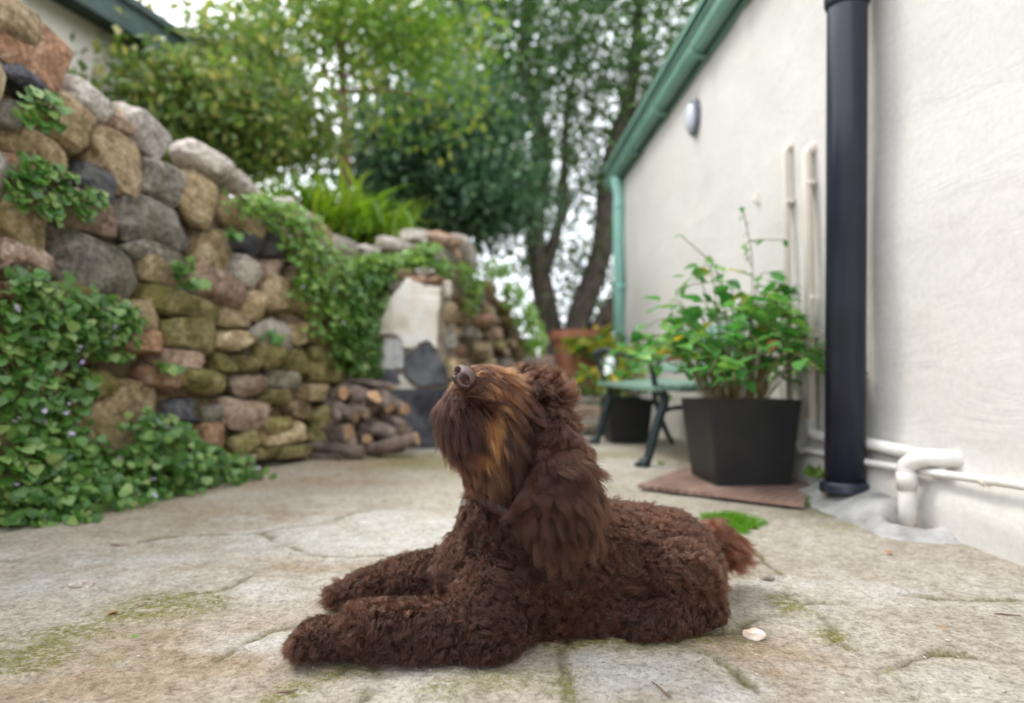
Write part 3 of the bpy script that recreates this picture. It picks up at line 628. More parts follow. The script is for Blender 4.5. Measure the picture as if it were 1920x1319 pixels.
LEAFME = {}
def leaf_objects(name, kind, pos, frames, size, mat, parent):
    key = (kind, mat.name)
    if key not in LEAFME:
        v, f = leaf_template(kind); LEAFME[key] = mesh_np(name, v, f, True); LEAFME[key].materials.append(mat)
    inv = Matrix.Translation(parent.location).inverted()
    for p, fr, s_ in zip(pos, frames, size):
        o = bpy.data.objects.new(name, LEAFME[key]); COL.objects.link(o); o.parent = parent; o.matrix_parent_inverse = inv
        o.matrix_basis = Matrix.Translation(p) @ Matrix(fr.tolist()).to_4x4() @ Matrix.Scale(float(s_), 4)

# ---- creeper on the wall: regions of photo ellipses laid on the wall face
def creeper(label, regions, n_leaf, size, mat, name='creeper', flowers=0, n_obj=0, out=(.01, .09), seed=1, runners=()):
    r_ = np.random.default_rng(seed); pos, nor = [], []
    tot = sum(a[2] * a[3] for a in regions)
    for (u, v, ru, rv) in regions:
        for _ in range(int(n_leaf * ru * rv / tot)):
            a, q = r_.uniform(0, 2 * math.pi), math.sqrt(r_.uniform()) * (1 + .18 * math.sin(3 * a if False else 5 * r_.uniform()))
            uu, vv_ = u + ru * q * math.cos(a), v + rv * q * math.sin(a)
            s, zz, p, t_, n_ = wall_pt(uu, vv_)
            if zz < .0: zz = r_.uniform(.01, .06)
            o_ = r_.uniform(*out) * (1.25 - q * .8); p = Vector((p.x, p.y, zz)) + n_ * (o_ + .04)
            pos.append(p[:]); nor.append((n_.x, n_.y, .0))
    pos, nor = np.array(pos), np.array(nor); k = len(pos)
    dirs = np.tile([0., 0., -.7], (k, 1)) + nor * .5; ups = nor * 1.0 + np.array([0, 0, .9])
    fr = leaf_frames(dirs, ups, .42, r_); sz = size * r_.uniform(.35, 1.0, k) ** .8 * 1.35
    root = empty(name, Vector(pos.mean(0).tolist())); tag(root, label, 'creeper')
    order = np.argsort(-sz / pos[:, 1]) if n_obj else np.arange(k)
    if n_obj: leaf_objects('leaf', 'round', pos[order[:n_obj]].tolist(), fr[order[:n_obj]], sz[order[:n_obj]], mat, root)
    rest = order[n_obj:]
    tag(link('foliage', leaf_mesh('foliage', 'round', pos[rest], fr[rest], sz[rest]), mat, root), kind='stuff')
    if flowers:
        i = r_.choice(k, flowers); ff_ = leaf_frames(nor[i], np.tile([0., 0., 1.], (flowers, 1)), .4, r_)
        ff_ = np.repeat(ff_, 3, 0); pp = np.repeat(pos[i] + nor[i] * .03, 3, 0) + r_.normal(size=(flowers * 3, 3)) * .004
        tag(link('flowers', leaf_mesh('flowers', 'round', pp, ff_, np.full(len(pp), .013)), M['petal'], root), kind='stuff')
    bm = bmesh.new()
    for (u, v, ru, rv) in regions:
        for _ in range(4):
            u1 = u + random.uniform(-.6, .6) * ru; pts = []
            for q in range(7):
                s, zz, p, t_, n_ = wall_pt(u1 + random.uniform(-6, 6) + q * random.uniform(-5, 5), v - rv * .9 + rv * 1.8 * q / 6); pts.append(Vector((p.x, p.y, max(zz, .01))) + n_ * .045)
            add_tube(bm, pts, .0025, 5)
    link('stems', bm_mesh('stems', bm), M['stem'], root)
    return root
creeper('dense creeper hanging on the stone wall at the left edge, above the ground cover', [(70, 600, 110, 75), (150, 610, 85, 60), (40, 720, 110, 80), (70, 850, 110, 90), (190, 620, 50, 60), (20, 540, 50, 40), (60, 940, 90, 50), (120, 880, 90, 60)], 1350, .030, M['ivy'], flowers=26, n_obj=200, out=(.0, .06), seed=3)
creeper('small creeper tuft with blue green leaves high on the left edge of the stone wall', [(40, 345, 70, 42), (100, 385, 60, 32), (15, 320, 40, 28), (130, 365, 34, 16)], 260, .028, M['ivy'], out=(.0, .05), seed=4)
creeper('little creeper sprig under the red top stone of the wall', [(35, 200, 40, 30), (55, 220, 22, 22)], 55, .032, M['ivy'], out=(.0, .05), seed=5)
creeper('low leafy creeper spreading along the foot of the stone wall', [(290, 870, 100, 60), (250, 800, 50, 30), (370, 880, 80, 36), (150, 930, 130, 46), (60, 965, 90, 24), (430, 885, 36, 18), (300, 925, 120, 20)], 1450, .030, M['ivy'], flowers=18, n_obj=100, out=(.02, .20), seed=6)
creeper('light green creeper trailing down over the middle of the stone wall', [(445, 385, 50, 20), (510, 405, 40, 30), (550, 450, 40, 46), (600, 510, 60, 50), (560, 530, 34, 40), (640, 560, 50, 60), (640, 640, 40, 50), (600, 600, 40, 36), (660, 690, 26, 30)], 1500, .029, M['ivy_yellow'], flowers=20, seed=7, out=(.0, .07))
creeper('darker creeper hanging beside the pale plaster of the fireplace', [(665, 560, 36, 60), (650, 650, 40, 56), (665, 690, 28, 30), (640, 610, 40, 56), (690, 520, 34, 30)], 1100, .034, M['ivy'], seed=8, out=(.02, .12))
creeper('creeper covering the top of the fireplace and the wall behind', [(690, 500, 50, 24), (750, 495, 60, 18), (820, 508, 46, 18), (866, 545, 18, 44), (790, 470, 26, 10), (892, 510, 16, 20)], 1000, .036, M['ivy_yellow'], seed=9, out=(.02, .10))
creeper('creeper running along the receding end of the stone wall', [(945, 550, 16, 24), (968, 590, 16, 34), (990, 635, 18, 40), (915, 505, 16, 14)], 620, .055, M['ivy_yellow'], seed=10, out=(.0, .15))
for i, (u, v) in enumerate(((490, 630), (335, 530), (405, 440), (285, 690), (310, 500))):
    creeper(['single sprig of creeper on the pale stone in mid wall', 'tiny sprig of creeper between the pink stones of the wall', 'small sprig of creeper on the tan stone below the wall top', 'tiny sprig of creeper beside the reddish stone low on the wall', 'tiny sprig of creeper on the yellowish stone of the wall'][i], [(u, v, 20, 11)], 16, .036, M['ivy'], seed=20 + i)

# ---- firewood
def log_mesh(name, a, b_, r_, seed, split=False):
    rr = random.Random(seed); bm = bmesh.new(); n_ = 9; pts = [a.lerp(b_, k / (n_ - 1)) + Vector((rr.uniform(-1, 1), rr.uniform(-1, 1), rr.uniform(-1, 1))) * r_ * .10 for k in range(n_)]
    rings = add_tube(bm, pts, [r_ * (1 + rr.uniform(-.07, .07)) for _ in pts], 14)
    ph = rr.uniform(0, 6)
    for rg, p in zip(rings, pts):
        for k, q in enumerate(rg):
            an = 2 * math.pi * k / 14; q.co = p + (q.co - p) * (1 + .09 * math.sin(2 * an + ph) + .06 * math.sin(5 * an + ph * 2) + rr.uniform(-.03, .03))
            if split and math.cos(an - ph) > .2: q.co = p + (q.co - p) * (.25 / max(.3, math.cos(an - ph)) )
    return bm_mesh(name, bm)
def log(u1, v1, d1, u2, v2, d2, rpx, label, end='log_end', split=False, stub=None):
    d2 = d1 - (d1 - d2) * .5; a, b_ = P(u1, v1, d1), P(u2, v2, d2); mm = (a + b_) / 2; a, b_ = mm + (a - mm) * 1.38, mm + (b_ - mm) * 1.18; r_ = rpx * .93 * px((d1 + d2) / 2); a.z = max(a.z, PZ(a.x, a.y) + r_ * .9); b_.z = max(b_.z, PZ(b_.x, b_.y) + r_ * .9)
    root = empty('log', Vector((a + b_) / 2) - Vector((0, 0, r_))); tag(root, label, 'log', 'firewood logs in the pile')
    me = log_mesh('bark', a, b_, r_, u1 * 7 + v1, split); me.materials.append(M['log_bark']); me.materials.append(M[end])
    for p in me.polygons:
        p.use_smooth = len(p.vertices) == 4
        if len(p.vertices) > 4 or (split and p.area > 0 and abs(p.normal.dot((b_ - a).normalized())) < .3 and p.center.dot(p.normal) > 0 and False): p.material_index = 1
    link('bark', me, None, root)
    if stub: tube('branch_stub', [P(*stub[0]), P(*stub[1])], [stub[2] * px(d1), stub[2] * px(d1) * .9], M['log_bark'], root, 10)
LOGS = [(569, 833, 3.62, 672, 847, 3.50, 12, 'long grey log at the bottom left of the firewood pile', 'log_end_grey'),
 (575, 855, 3.60, 636, 858, 3.50, 6, 'thin stick lying on the paving under the long bottom log', 'log_end'),
 (578, 805, 3.78, 650, 815, 3.56, 20, 'thick log with broad orange cut face in the left of the firewood pile', 'log_end'),
 (588, 747, 3.80, 664, 777, 3.58, 13, 'forked grey log lying across the left of the firewood pile', 'log_end', False, ((630, 765, 3.66), (633, 788, 3.60), 8)),
 (602, 742, 3.86, 640, 737, 3.62, 12, 'short log with round orange end above the forked log', 'log_end'),
 (645, 730, 3.88, 688, 748, 3.66, 16, 'stout log near the top middle of the firewood pile', 'log_end_grey'),
 (656, 713, 3.92, 729, 725, 3.80, 8, 'pale slim log lying along the top of the firewood pile', 'log_end'),
 (690, 772, 3.80, 700, 750, 3.62, 15, 'split orange wedge of wood in the middle of the pile', 'log_end', True),
 (712, 735, 3.86, 728, 760, 3.66, 14, 'pale split log leaning near the top right of the pile', 'log_end', True),
 (735, 752, 3.90, 758, 767, 3.70, 11, 'short round log at the upper right end of the pile', 'log_end'),
 (690, 783, 3.84, 736, 806, 3.62, 11, 'slanting split log in the right middle of the pile', 'log_end_grey', True),
 (722, 780, 3.88, 755, 800, 3.66, 11, 'slanting grey log at the right edge of the pile', 'log_end_grey'),
 (684, 801, 3.78, 734, 817, 3.58, 10, 'grey log under the slanting ones on the right of the pile', 'log_end_grey'),
 (720, 838, 3.60, 778, 822, 3.62, 15, 'tan log lying at the bottom right of the pile', 'log_end'),
 (684, 838, 3.70, 718, 845, 3.52, 11, 'short log at the bottom middle of the pile', 'log_end'),
 (634, 733, 3.92, 631, 695, 3.97, 15, 'upright log stub leaning on the wall above the pile', 'log_end_grey'),
 (664, 765, 3.80, 685, 774, 3.60, 10, 'small log next to the orange wedge in the pile', 'log_end_grey'),
 (650, 826, 3.74, 662, 828, 3.53, 9, 'small round log end between the thick log and bottom middle log', 'log_end_grey'),
 (676, 818, 3.74, 688, 823, 3.54, 10, 'small orange log end low in the middle of the pile', 'log_end'),
 (590, 775, 3.95, 660, 790, 3.85, 14, 'dark log deep in the left of the pile', 'log_end_grey'),
 (650, 760, 3.98, 740, 775, 3.92, 15, 'dark log deep behind the middle of the pile', 'log_end_grey'),
 (670, 800, 3.96, 760, 815, 3.90, 16, 'dark log deep behind the lower right of the pile', 'log_end_grey'),
 (660, 835, 3.90, 750, 845, 3.84, 15, 'dark log at the back of the bottom row of the pile', 'log_end_grey')]
for a in LOGS: log(*a)
for i, (u, v) in enumerate(((548, 858), (560, 861), (572, 863))):
    q = G(u, v); o = link('wood_chip', rock('wood_chip', .05, .03, .02, 600 + i, 1, .5), M['log_end']); o.location = q + Vector((0, 0, .012)); o.rotation_euler = (.2, .1, i * 1.3)
    tag(o, ['orange wood chip left of the firewood, farthest left', 'orange wood chip left of the firewood, middle one', 'orange wood chip touching the bottom of the firewood'][i], 'wood chip', 'wood chips by the firewood')

# ---- bench
bx0 = .615; yN, yF = 3.30, 4.28
def bxs(y): return .66 - .12 * (y - 3.3)         # bench stands parallel to the house wall
bz = .05
bench = empty('bench', (bxs(3.8), 3.8, bz)); tag(bench, 'small garden bench with green slats and dark cast iron ends against the house', 'bench')
def BP(y, off, z): return Vector((bxs(y) + off, y, z + float(gz(0, y))))
for y_ in (yN, yF):
    e = y_
    fr_ = tube('leg', bez([BP(e, -.035, .004), BP(e, -.005, .05), BP(e, .02, .14), BP(e, .05, .24), BP(e, .075, .32), BP(e, .05, .385)], 5), [.030] * 4 + [.023] * 8 + [.024] * 14, M['iron'], bench, 8)
    box('foot', (-.075, -.02, .0), (-.005, .02, .018), M['iron'], fr_, Matrix.Translation(BP(e, 0.005, .003)), .004)
    tube('leg', bez([BP(e, .46, .004), BP(e, .42, .08), BP(e, .375, .2), BP(e, .35, .30), BP(e, .345, .385)], 5), .017, M['iron'], bench, 8)
    tube('back_frame', bez([BP(e, .345, .385), BP(e, .36, .46), BP(e, .41, .58), BP(e, .455, .70)], 5), .017, M['iron'], bench, 8)
    tube('seat_rail', [BP(e, .03, .385), BP(e, .18, .375), BP(e, .35, .385)], .015, M['iron'], bench, 8)
    tube('stretcher', bez([BP(e, .068, .27), BP(e, .14, .285), BP(e, .25, .28), BP(e, .36, .25)], 5), .011, M['iron'], bench, 8)
    tube('armrest', bez([BP(e, .03, .39), BP(e, .02, .46), BP(e, -.01, .53), BP(e, -.02, .565), BP(e, .02, .585), BP(e, .12, .565), BP(e, .27, .54), BP(e, .40, .555)], 5), .014, M['iron'], bench, 8)
    tube('finial', bez([BP(e, .455, .70), BP(e, .47, .735), BP(e, .50, .735), BP(e, .50, .71)], 4), .015, M['iron'], bench, 8)
def slat(off, z, w, h, tilt):
    a, c_ = BP(yN - .05, off, z), BP(yF + .05, off, z); L = (c_ - a).length; dirv = (c_ - a).normalized()
    Mx = Matrix.Translation((a + c_) / 2) @ Matrix((Vector((0, 0, 1)).cross(dirv) * -1, dirv, Vector((0, 0, 1)))).transposed().to_4x4() @ Matrix.Rotation(R(tilt), 4, 'Y')
    box('slat', (-w / 2, -L / 2, -h / 2), (w / 2, L / 2, h / 2), M['bench_slat'], bench, Mx, .003)
for k in range(6): slat(.03 + .062 * k, .376 + .004 * k, .052, .024, -1)
for k in range(4): slat(.375 + .028 * k, .475 + .068 * k, .022, .052, 22)

# ---- planters
def planter(name, c, top, bot, h, rotz, mat, parent):
    bm = bmesh.new(); prof = [(bot, 0), (bot * 1.004, h * .004), (top, h), (top * .95, h), (top * .93, h * .86)]
    rings = []
    for w, z_ in prof:
        rr = []
        for q in range(4):
            for sgn in (-1, 1):
                a = R(90 * q + 45) + sgn * .025; rad = w / math.cos(R(45) - 0.10) * .96
                rr.append(bm.verts.new((rad * math.cos(a) * .72, rad * math.sin(a) * .72, z_)))
        rings.append(rr)
    for r1, r2 in zip(rings, rings[1:]):
        for k in range(8): bm.faces.new((r1[k], r1[(k + 1) % 8], r2[(k + 1) % 8], r2[k]))
    bm.faces.new(rings[0]); bmesh.ops.transform(bm, matrix=Matrix.Translation(c) @ Matrix.Rotation(rotz, 4, 'Z'), verts=bm.verts)
    soil = bmesh.new(); add_box(soil, (-top * .57, -top * .57, h * .80), (top * .57, top * .57, h * .88), Matrix.Translation(c) @ Matrix.Rotation(rotz, 4, 'Z'))
    link('soil', bm_mesh('soil', soil), M['soil'], parent)
    return link(name, bm_mesh(name, bm), mat, parent)
def shrub(root, c, n_stem, h, spread, n_leaf, lsize, mats, seed, droop=.25, kind='ovate', as_objects=True, lean=(0, 0)):
    r_ = random.Random(seed); nr_ = np.random.default_rng(seed); pos, dirs, bm = [], [], bmesh.new()
    for i in range(n_stem):
        a = r_.uniform(0, 2 * math.pi); q = r_.uniform(.15, 1) ** .7; hh = h * r_.uniform(.55, 1.0) * (1.12 - .62 * q)
        tip = Vector((math.cos(a) * spread * q + lean[0] * hh, math.sin(a) * spread * q + lean[1] * hh, hh)); base = Vector((math.cos(a) * .10, math.sin(a) * .10, 0)) * r_.uniform(.2, 1)
        mid = base.lerp(tip, .55) + Vector((0, 0, hh * .22)); end = tip - Vector((0, 0, droop * hh * q)); pts = bez([c + base, c + mid, c + end], 6); add_tube(bm, pts, [.0035 - .0025 * k / len(pts) for k in range(len(pts))], 5)
        m_ = max(3, int(n_leaf / n_stem))
        for k in range(m_):
            t_ = .2 + .8 * ((k + r_.uniform(0, 1)) / m_) ** .8; j = min(len(pts) - 2, int(t_ * (len(pts) - 1))); p = pts[j].lerp(pts[j + 1], r_.uniform(0, 1))
            an = r_.uniform(0, 2 * math.pi); d_ = Vector((math.cos(an), math.sin(an), r_.uniform(-.45, .25))); off = d_ * r_.uniform(.005, .05); pos.append((p + off)[:]); dirs.append(d_[:])
    link('stems', bm_mesh('stems', bm), M['stem'], root)
    pos, dirs = np.array(pos), np.array(dirs); k = len(pos); fr = leaf_frames(dirs, np.tile([0., 0., 1.], (k, 1)), .28, nr_); sz = lsize * nr_.uniform(.55, 1.2, k)
    pick = nr_.uniform(size=k)
    lo = 0
    for frac, mt in mats:
        i = np.where((pick >= lo) & (pick < lo + frac))[0]; lo += frac
        if as_objects: leaf_objects('leaf', kind, pos[i].tolist(), fr[i], sz[i], mt, root)
        else: tag(link('foliage', leaf_mesh('foliage', kind, pos[i], fr[i], sz[i]), mt, root), kind='stuff')
pc = Vector((.925, 2.80, float(gz(0, 2.8)) + .006))
pl = empty('potted_plant', pc); tag(pl, 'leafy green shrub in a large black square planter on the brown mat', 'potted plant')
planter('pot', pc, .282, .226, .345, R(4), M['pot_black'], pl)
shrub(pl, pc + Vector((-.02, -.02, .30)), 80, .72, .52, 640, .082, [(.95, M['pot_leaf']), (.03, M['pot_leaf_yellow']), (.02, M['dry_leaf'])], 11, .45, lean=(-.05, -.05))
bm = bmesh.new(); tl, td = [], []                  # a few long bare shoots above the shrub
for (u0, v0, u1, v1, u2, v2) in ((1410, 560, 1410, 480, 1392, 388), (1408, 500, 1400, 455, 1470, 450), (1350, 520, 1330, 490, 1275, 440), (1355, 530, 1320, 530, 1272, 540), (1500, 620, 1530, 560, 1545, 548), (1480, 600, 1486, 560, 1490, 535)):
    pts = bez([P(u0, v0, 2.8), P(u1, v1, 2.79), P(u2, v2, 2.76)], 6); add_tube(bm, pts, .0022, 5)
    for k in range(5, len(pts)):
        if random.random() < .6: tl.append(pts[k][:]); td.append((random.uniform(-1, 1), random.uniform(-1, .4), -.4))
link('shoots', bm_mesh('shoots', bm), M['stem'], pl)
fr = leaf_frames(np.array(td), np.tile([0., 0., 1.], (len(td), 1)), .3, rng); leaf_objects('leaf', 'ovate', tl, fr, rng.uniform(.03, .055, len(tl)), M['pot_leaf'], pl)
pc2 = Vector((.735, 4.42, float(gz(0, 4.42)) + .004))
pl2 = empty('potted_plant', pc2); tag(pl2, 'bushy plant in a black square planter standing behind the bench', 'potted plant')
planter('pot', pc2, .22, .18, .27, R(4), M['pot_black'], pl2)
shrub(pl2, pc2 + Vector((-.02, .05, .22)), 26, .50, .30, 240, .075, [(.5, M['pot_leaf']), (.5, M['pot_leaf_yellow'])], 12, .4, as_objects=True)
tc = Vector((P(1085, 700, 6.2).x, 6.2, float(gz(0, 6.2))))
pl3 = empty('potted_plant', tc); tag(pl3, 'yellow leaved plant in a terracotta pot by the far corner of the house', 'potted plant')
bm = bmesh.new(); prof = [(.15, 0), (.24, .50), (.265, .50), (.27, .58), (.245, .58), (.23, .50)]
rings = [[bm.verts.new(tc + Vector((w * math.cos(a), w * math.sin(a), z_ + .22))) for a in np.linspace(0, 2 * math.pi, 24, endpoint=False)] for w, z_ in prof]
for r1, r2 in zip(rings, rings[1:]):
    for k in range(24): bm.faces.new((r1[k], r1[(k + 1) % 24], r2[(k + 1) % 24], r2[k]))
bm.faces.new(rings[0]); bm.faces.new(rings[-1]); link('pot', bm_mesh('pot', bm, False), M['terracotta'], pl3)
bm = bmesh.new(); add_box(bm, (-.3, -.2, .0), (.3, .2, .22), Matrix.Translation(tc)); link('pot_foot', bm_mesh('pot_foot', bm), M['sg'], pl3)
shrub(pl3, tc + Vector((.12, -.25, .52)), 34, .42, .42, 420, .085, [(.65, M['pot_leaf_yellow']), (.35, M['pot_leaf'])], 13, .75, as_objects=False)
bu = G(1100, 812); bsh = empty('low_bush', bu + Vector((.02, .9, 0))); tag(bsh, 'low green bush growing behind the bench beside the grey steps', 'bush')
shrub(bsh, bu + Vector((.10, .7, .0)), 30, .55, .30, 420, .07, [(.6, M['pot_leaf']), (.4, M['ivy_yellow'])], 14, .3, as_objects=False)
# stone steps behind the bench and stones fallen beside them
for i, (u, v, w, d_) in enumerate(((1090, 815, 130, 5.0), (1085, 785, 140, 5.35), (1075, 762, 150, 5.7))):
    q = Vector((P(u, v, d_).x, d_, float(gz(0, d_)) - .01)); h_ = .05 + .075 * i
    o = link('stone_step', rock('stone_step', w * px(d_), .42, .13, 700 + i, 3, .45, 2, .03), M['sg' if i != 1 else 'sp']); o.location = q + Vector((0, 0, h_))
    tag(o, ['lowest grey stone step left of the bench', 'middle stone step left of the bench', 'top grey stone step left of the bench'][i], 'step', 'stone steps behind the bench')
for i, (u, v, w, d_, k) in enumerate(((1030, 690, 60, 6.4, 'p'), (1012, 715, 50, 5.9, 't'), (1048, 735, 60, 5.9, 'g'), (1020, 745, 50, 5.7, 't'), (1060, 700, 40, 6.6, 'w'), (1000, 690, 50, 6.6, 'g'))):
    q = P(u, v, d_); o = link('fallen_stone', rock('fallen_stone', w * px(d_), .26, w * .8 * px(d_), 720 + i, 2), M['s' + k]); o.location = (q.x, d_, q.z)
    tag(o, ['pinkish', 'tan upper', 'grey', 'tan lower', 'small pale', 'grey green'][i] + ' stone heaped between the wall end and the steps', 'stone', 'stones heaped by the steps')
tag(link('rubble_bank', rock('rubble_bank', 1.1, .9, .75, 750, 3, .7), M['bank']), kind='structure').location = (P(1030, 720, 6.9).x, 6.9, .30)

# ---- brown mat under the planter
cs = [G(1195, 920), G(1290, 884), G(1518, 905), G(1508, 958)]
bm = bmesh.new(); nu = 26; gr = {}
for lay, hz in ((0, .014), (1, .0)):
    for i in range(nu + 1):
        for j in range(nu + 1):
            a = cs[0].lerp(cs[1], j / nu); b_ = cs[3].lerp(cs[2], j / nu); q = a.lerp(b_, i / nu); gr[lay, i, j] = bm.verts.new((q.x, q.y, q.z + .006 + hz + .006 * fbm(np.array([[q.x * 5, q.y * 5, 0]]), 4)[0]))
for i in range(nu):
    for j in range(nu): bm.faces.new([gr[0, i, j], gr[0, i + 1, j], gr[0, i + 1, j + 1], gr[0, i, j + 1]])
for k in range(nu):
    for (a, b_) in (((k, 0), (k + 1, 0)), ((k, nu), (k + 1, nu)), ((0, k), (0, k + 1)), ((nu, k), (nu, k + 1))): bm.faces.new([gr[0, a[0], a[1]], gr[0, b_[0], b_[1]], gr[1, b_[0], b_[1]], gr[1, a[0], a[1]]])
for q in [w for k, w in gr.items() if k[0] == 1 and not w.link_faces]: bm.verts.remove(q)
m, t, b = new_mat('mat_rubber'); co = coords(t)
mp = N(t, "ShaderNodeMapping"); mp.inputs['Rotation'].default_value = (0, 0, R(40)); t.links.new(co, mp.inputs[0])
w1 = N(t, "ShaderNodeTexWave", Scale=9.0, Distortion=0.6); w1.wave_type = 'BANDS'; w1.bands_direction = 'X'; t.links.new(mp.outputs[0], w1.inputs['Vector'])
w2 = N(t, "ShaderNodeTexWave", Scale=9.0, Distortion=0.6); w2.bands_direction = 'Y'; t.links.new(mp.outputs[0], w2.inputs['Vector'])
pr = N(t, "ShaderNodeMath", operation='MAXIMUM'); t.links.new(w1.outputs['Fac'], pr.inputs[0]); t.links.new(w2.outputs['Fac'], pr.inputs[1])
c = ramp(t, noise(t, co, 7, 6, .65), [(.3, (.15, .085, .062)), (.55, (.25, .155, .12)), (.75, (.36, .27, .225))]); c = mixc(t, .85, c, ramp(t, pr.outputs[0], [(.2, (.6, .58, .56)), (.8, (1.1, 1.1, 1.1))]), 'MULTIPLY')
t.links.new(c, b.inputs['Base Color']); b.inputs['Roughness'].default_value = .8; bump(t, b, pr.outputs[0], 1.0, .012)
tag(link('mat', bm_mesh('mat', bm), m), 'worn brown ribbed mat under the large black planter', 'mat')

# ---- grass tuft, weeds, loose stones, litter
def tuft(name, label, c, rx, ry, n_, L, mat, cat, seed, kind='blade', up=.9, stuff=True, zfun=True):
    r_ = np.random.default_rng(seed); a = r_.uniform(0, 2 * math.pi, n_); q = np.sqrt(r_.uniform(size=n_)) * (.72 + .3 * np.sin(a * 3 + 1) + .22 * np.sin(a * 7)); x_ = c.x + rx * q * np.cos(a); y_ = c.y + ry * q * np.sin(a)
    z_ = np.array([PZ(i, j) if zfun else c.z for i, j in zip(x_, y_)]) - .003; pos = np.stack([x_, y_, z_], 1)
    d_ = np.stack([r_.normal(size=n_) * .5, r_.normal(size=n_) * .5, np.full(n_, up)], 1); fr = leaf_frames(d_, r_.normal(size=(n_, 3)), .15, r_)
    o = link(name, leaf_mesh(name, kind, pos, fr, L * r_.uniform(.5, 1.15, n_) * (1.1 - .5 * q)), mat); tag(o, label, cat, None, 'stuff' if stuff else None); return o
tuft('grass_tuft', 'bright green tuft of grass on the paving behind the dog', G(1372, 985), .105, .12, 3000, .045, M['grass'], 'grass', 31)
for i, (u, v, rx, n_, L, lab) in enumerate(((1530, 850, .05, 60, .06, 'small weed at the foot of the house wall behind the black pipe'), (1395, 900, .04, 40, .05, 'little green weed in front of the black planter'), (1240, 872, .02, 20, .03, 'tiny weed by the front foot of the bench'), (1520, 945, .06, 90, .035, 'low weed at the right edge of the brown mat'))):
    q = G(u, v) if i else P(1530, 860, 2.55); 
    if i == 0: q = HW(2.62, .06, .10)
    tuft('weed', lab, q, rx, rx, n_, L, M['ivy_yellow'], 'weed', 40 + i, 'diamond', .6, False, i != 0)
def loose(name, u, v, w, dpt, h, key, label, rz, seed, cat='stone'):
    q = G(u, v); o = link(name, rock(name, w, dpt, h, seed, 3, .7, 7, .12), M['s' + key] if key in STONE else M[key]); o.location = (q.x, q.y, PZ(q.x, q.y) + h * .33); o.rotation_euler = (0, 0, rz); return tag(o, label, cat)
M['pale_peach'] = surf('pale_peach', (.62, .36, .22), (.74, .60, .48), 30, .8, 80, .4, .003, c3=(.80, .74, .66))
loose('loose_stone', 1414, 1196, .037, .028, .020, 'pale_peach', 'pale peach stone chip lying right of the dog near its hind leg', .2, 801)
loose('loose_stone', 152, 1106, .050, .028, .017, 'w', 'flat grey white stone lying on the paving at the left', .1, 802)
loose('loose_stone', 1440, 1092, .035, .03, .008, 'w', 'flat white chip on the paving beside the tail', .4, 803)
litter = []
r_ = np.random.default_rng(77); k = 520; x_ = r_.uniform(-1.25, 1.15, k); y_ = .78 + 1.9 * r_.uniform(size=k) ** 1.4
bm = bmesh.new()
for i in range(k):
    s_ = r_.uniform(.0010, .0030); vs_ = bmesh.ops.create_icosphere(bm, subdivisions=1, radius=1)['verts']
    T = Matrix.Translation((x_[i], y_[i], PZ(x_[i], y_[i]) + s_ * .2)) @ Matrix.Rotation(r_.uniform(0, 6), 4, 'Z') @ Matrix.Diagonal((s_ * r_.uniform(.8, 2), s_, s_ * .6, 1))
    for q in vs_: q.co = T @ (q.co + Vector(r_.normal(size=3) * .15))
M['grit'] = surf('grit_pale', (.22, .19, .15), (.50, .46, .40), 40, .9, 60, .2, .002)
tag(link('grit', bm_mesh('grit', bm), M['grit']), 'fine grit and crumbs scattered over the paving', 'grit', None, 'stuff')
for i, (u, v, L, a, lab) in enumerate(((1240, 1300, .05, 1.9, 'dark twig at the bottom edge right of the dog'), (1890, 1160, .045, -.15, 'thin dark twig at the right edge of the paving'), (225, 1024, .05, .05, 'thin brown twig on the paving at the left, near the creeper'), (275, 1136, .035, .5, 'short twig on the moss patch at the left'), (540, 1302, .03, .4, 'reddish twig on the moss below the front paws'))):
    q = G(u, v); d_ = Vector((math.cos(a), math.sin(a), 0)); z_ = PZ(q.x, q.y) + .002
    pts = [Vector((q.x, q.y, z_)) + d_ * L * (k_ / 4 - .5) + Vector((0, 0, .002 * random.random())) for k_ in range(5)]
    tag(tube('twig', pts, [.0014, .0016, .0015, .0012, .0007], M['twig'], None, 6), lab, 'twig')
for i, (u, v, lab) in enumerate(((222, 1152, 'dry orange leaf beside the moss at the left'), (1660, 1040, 'dry orange leaf on the paving right of the tail'), (1560, 932, 'dry orange leaf at the foot of the black soil pipe'), (1765, 1190, 'small dry leaf on the paving at the right'), (260, 1198, 'small green fallen leaf on the dirt at the left'))):
    q = G(u, v); z_ = PZ(q.x, q.y) + .006; v_, f_ = leaf_template('ovate'); 
    if i == 2: q = HW(ysp - .06, .19, 0); z_ = float(gz(0, q.y)) + .06
    me = mesh_np('fallen_leaf', np.array(v_) * (.022 if i < 3 else .014), f_, True); o = link('fallen_leaf', me, M['grass'] if i == 4 else M['dry_leaf']); o.location = (q.x, q.y, z_); o.rotation_euler = (random.uniform(-.2, .2), random.uniform(-.2, .2), random.uniform(0, 6)); tag(o, lab, 'leaf')

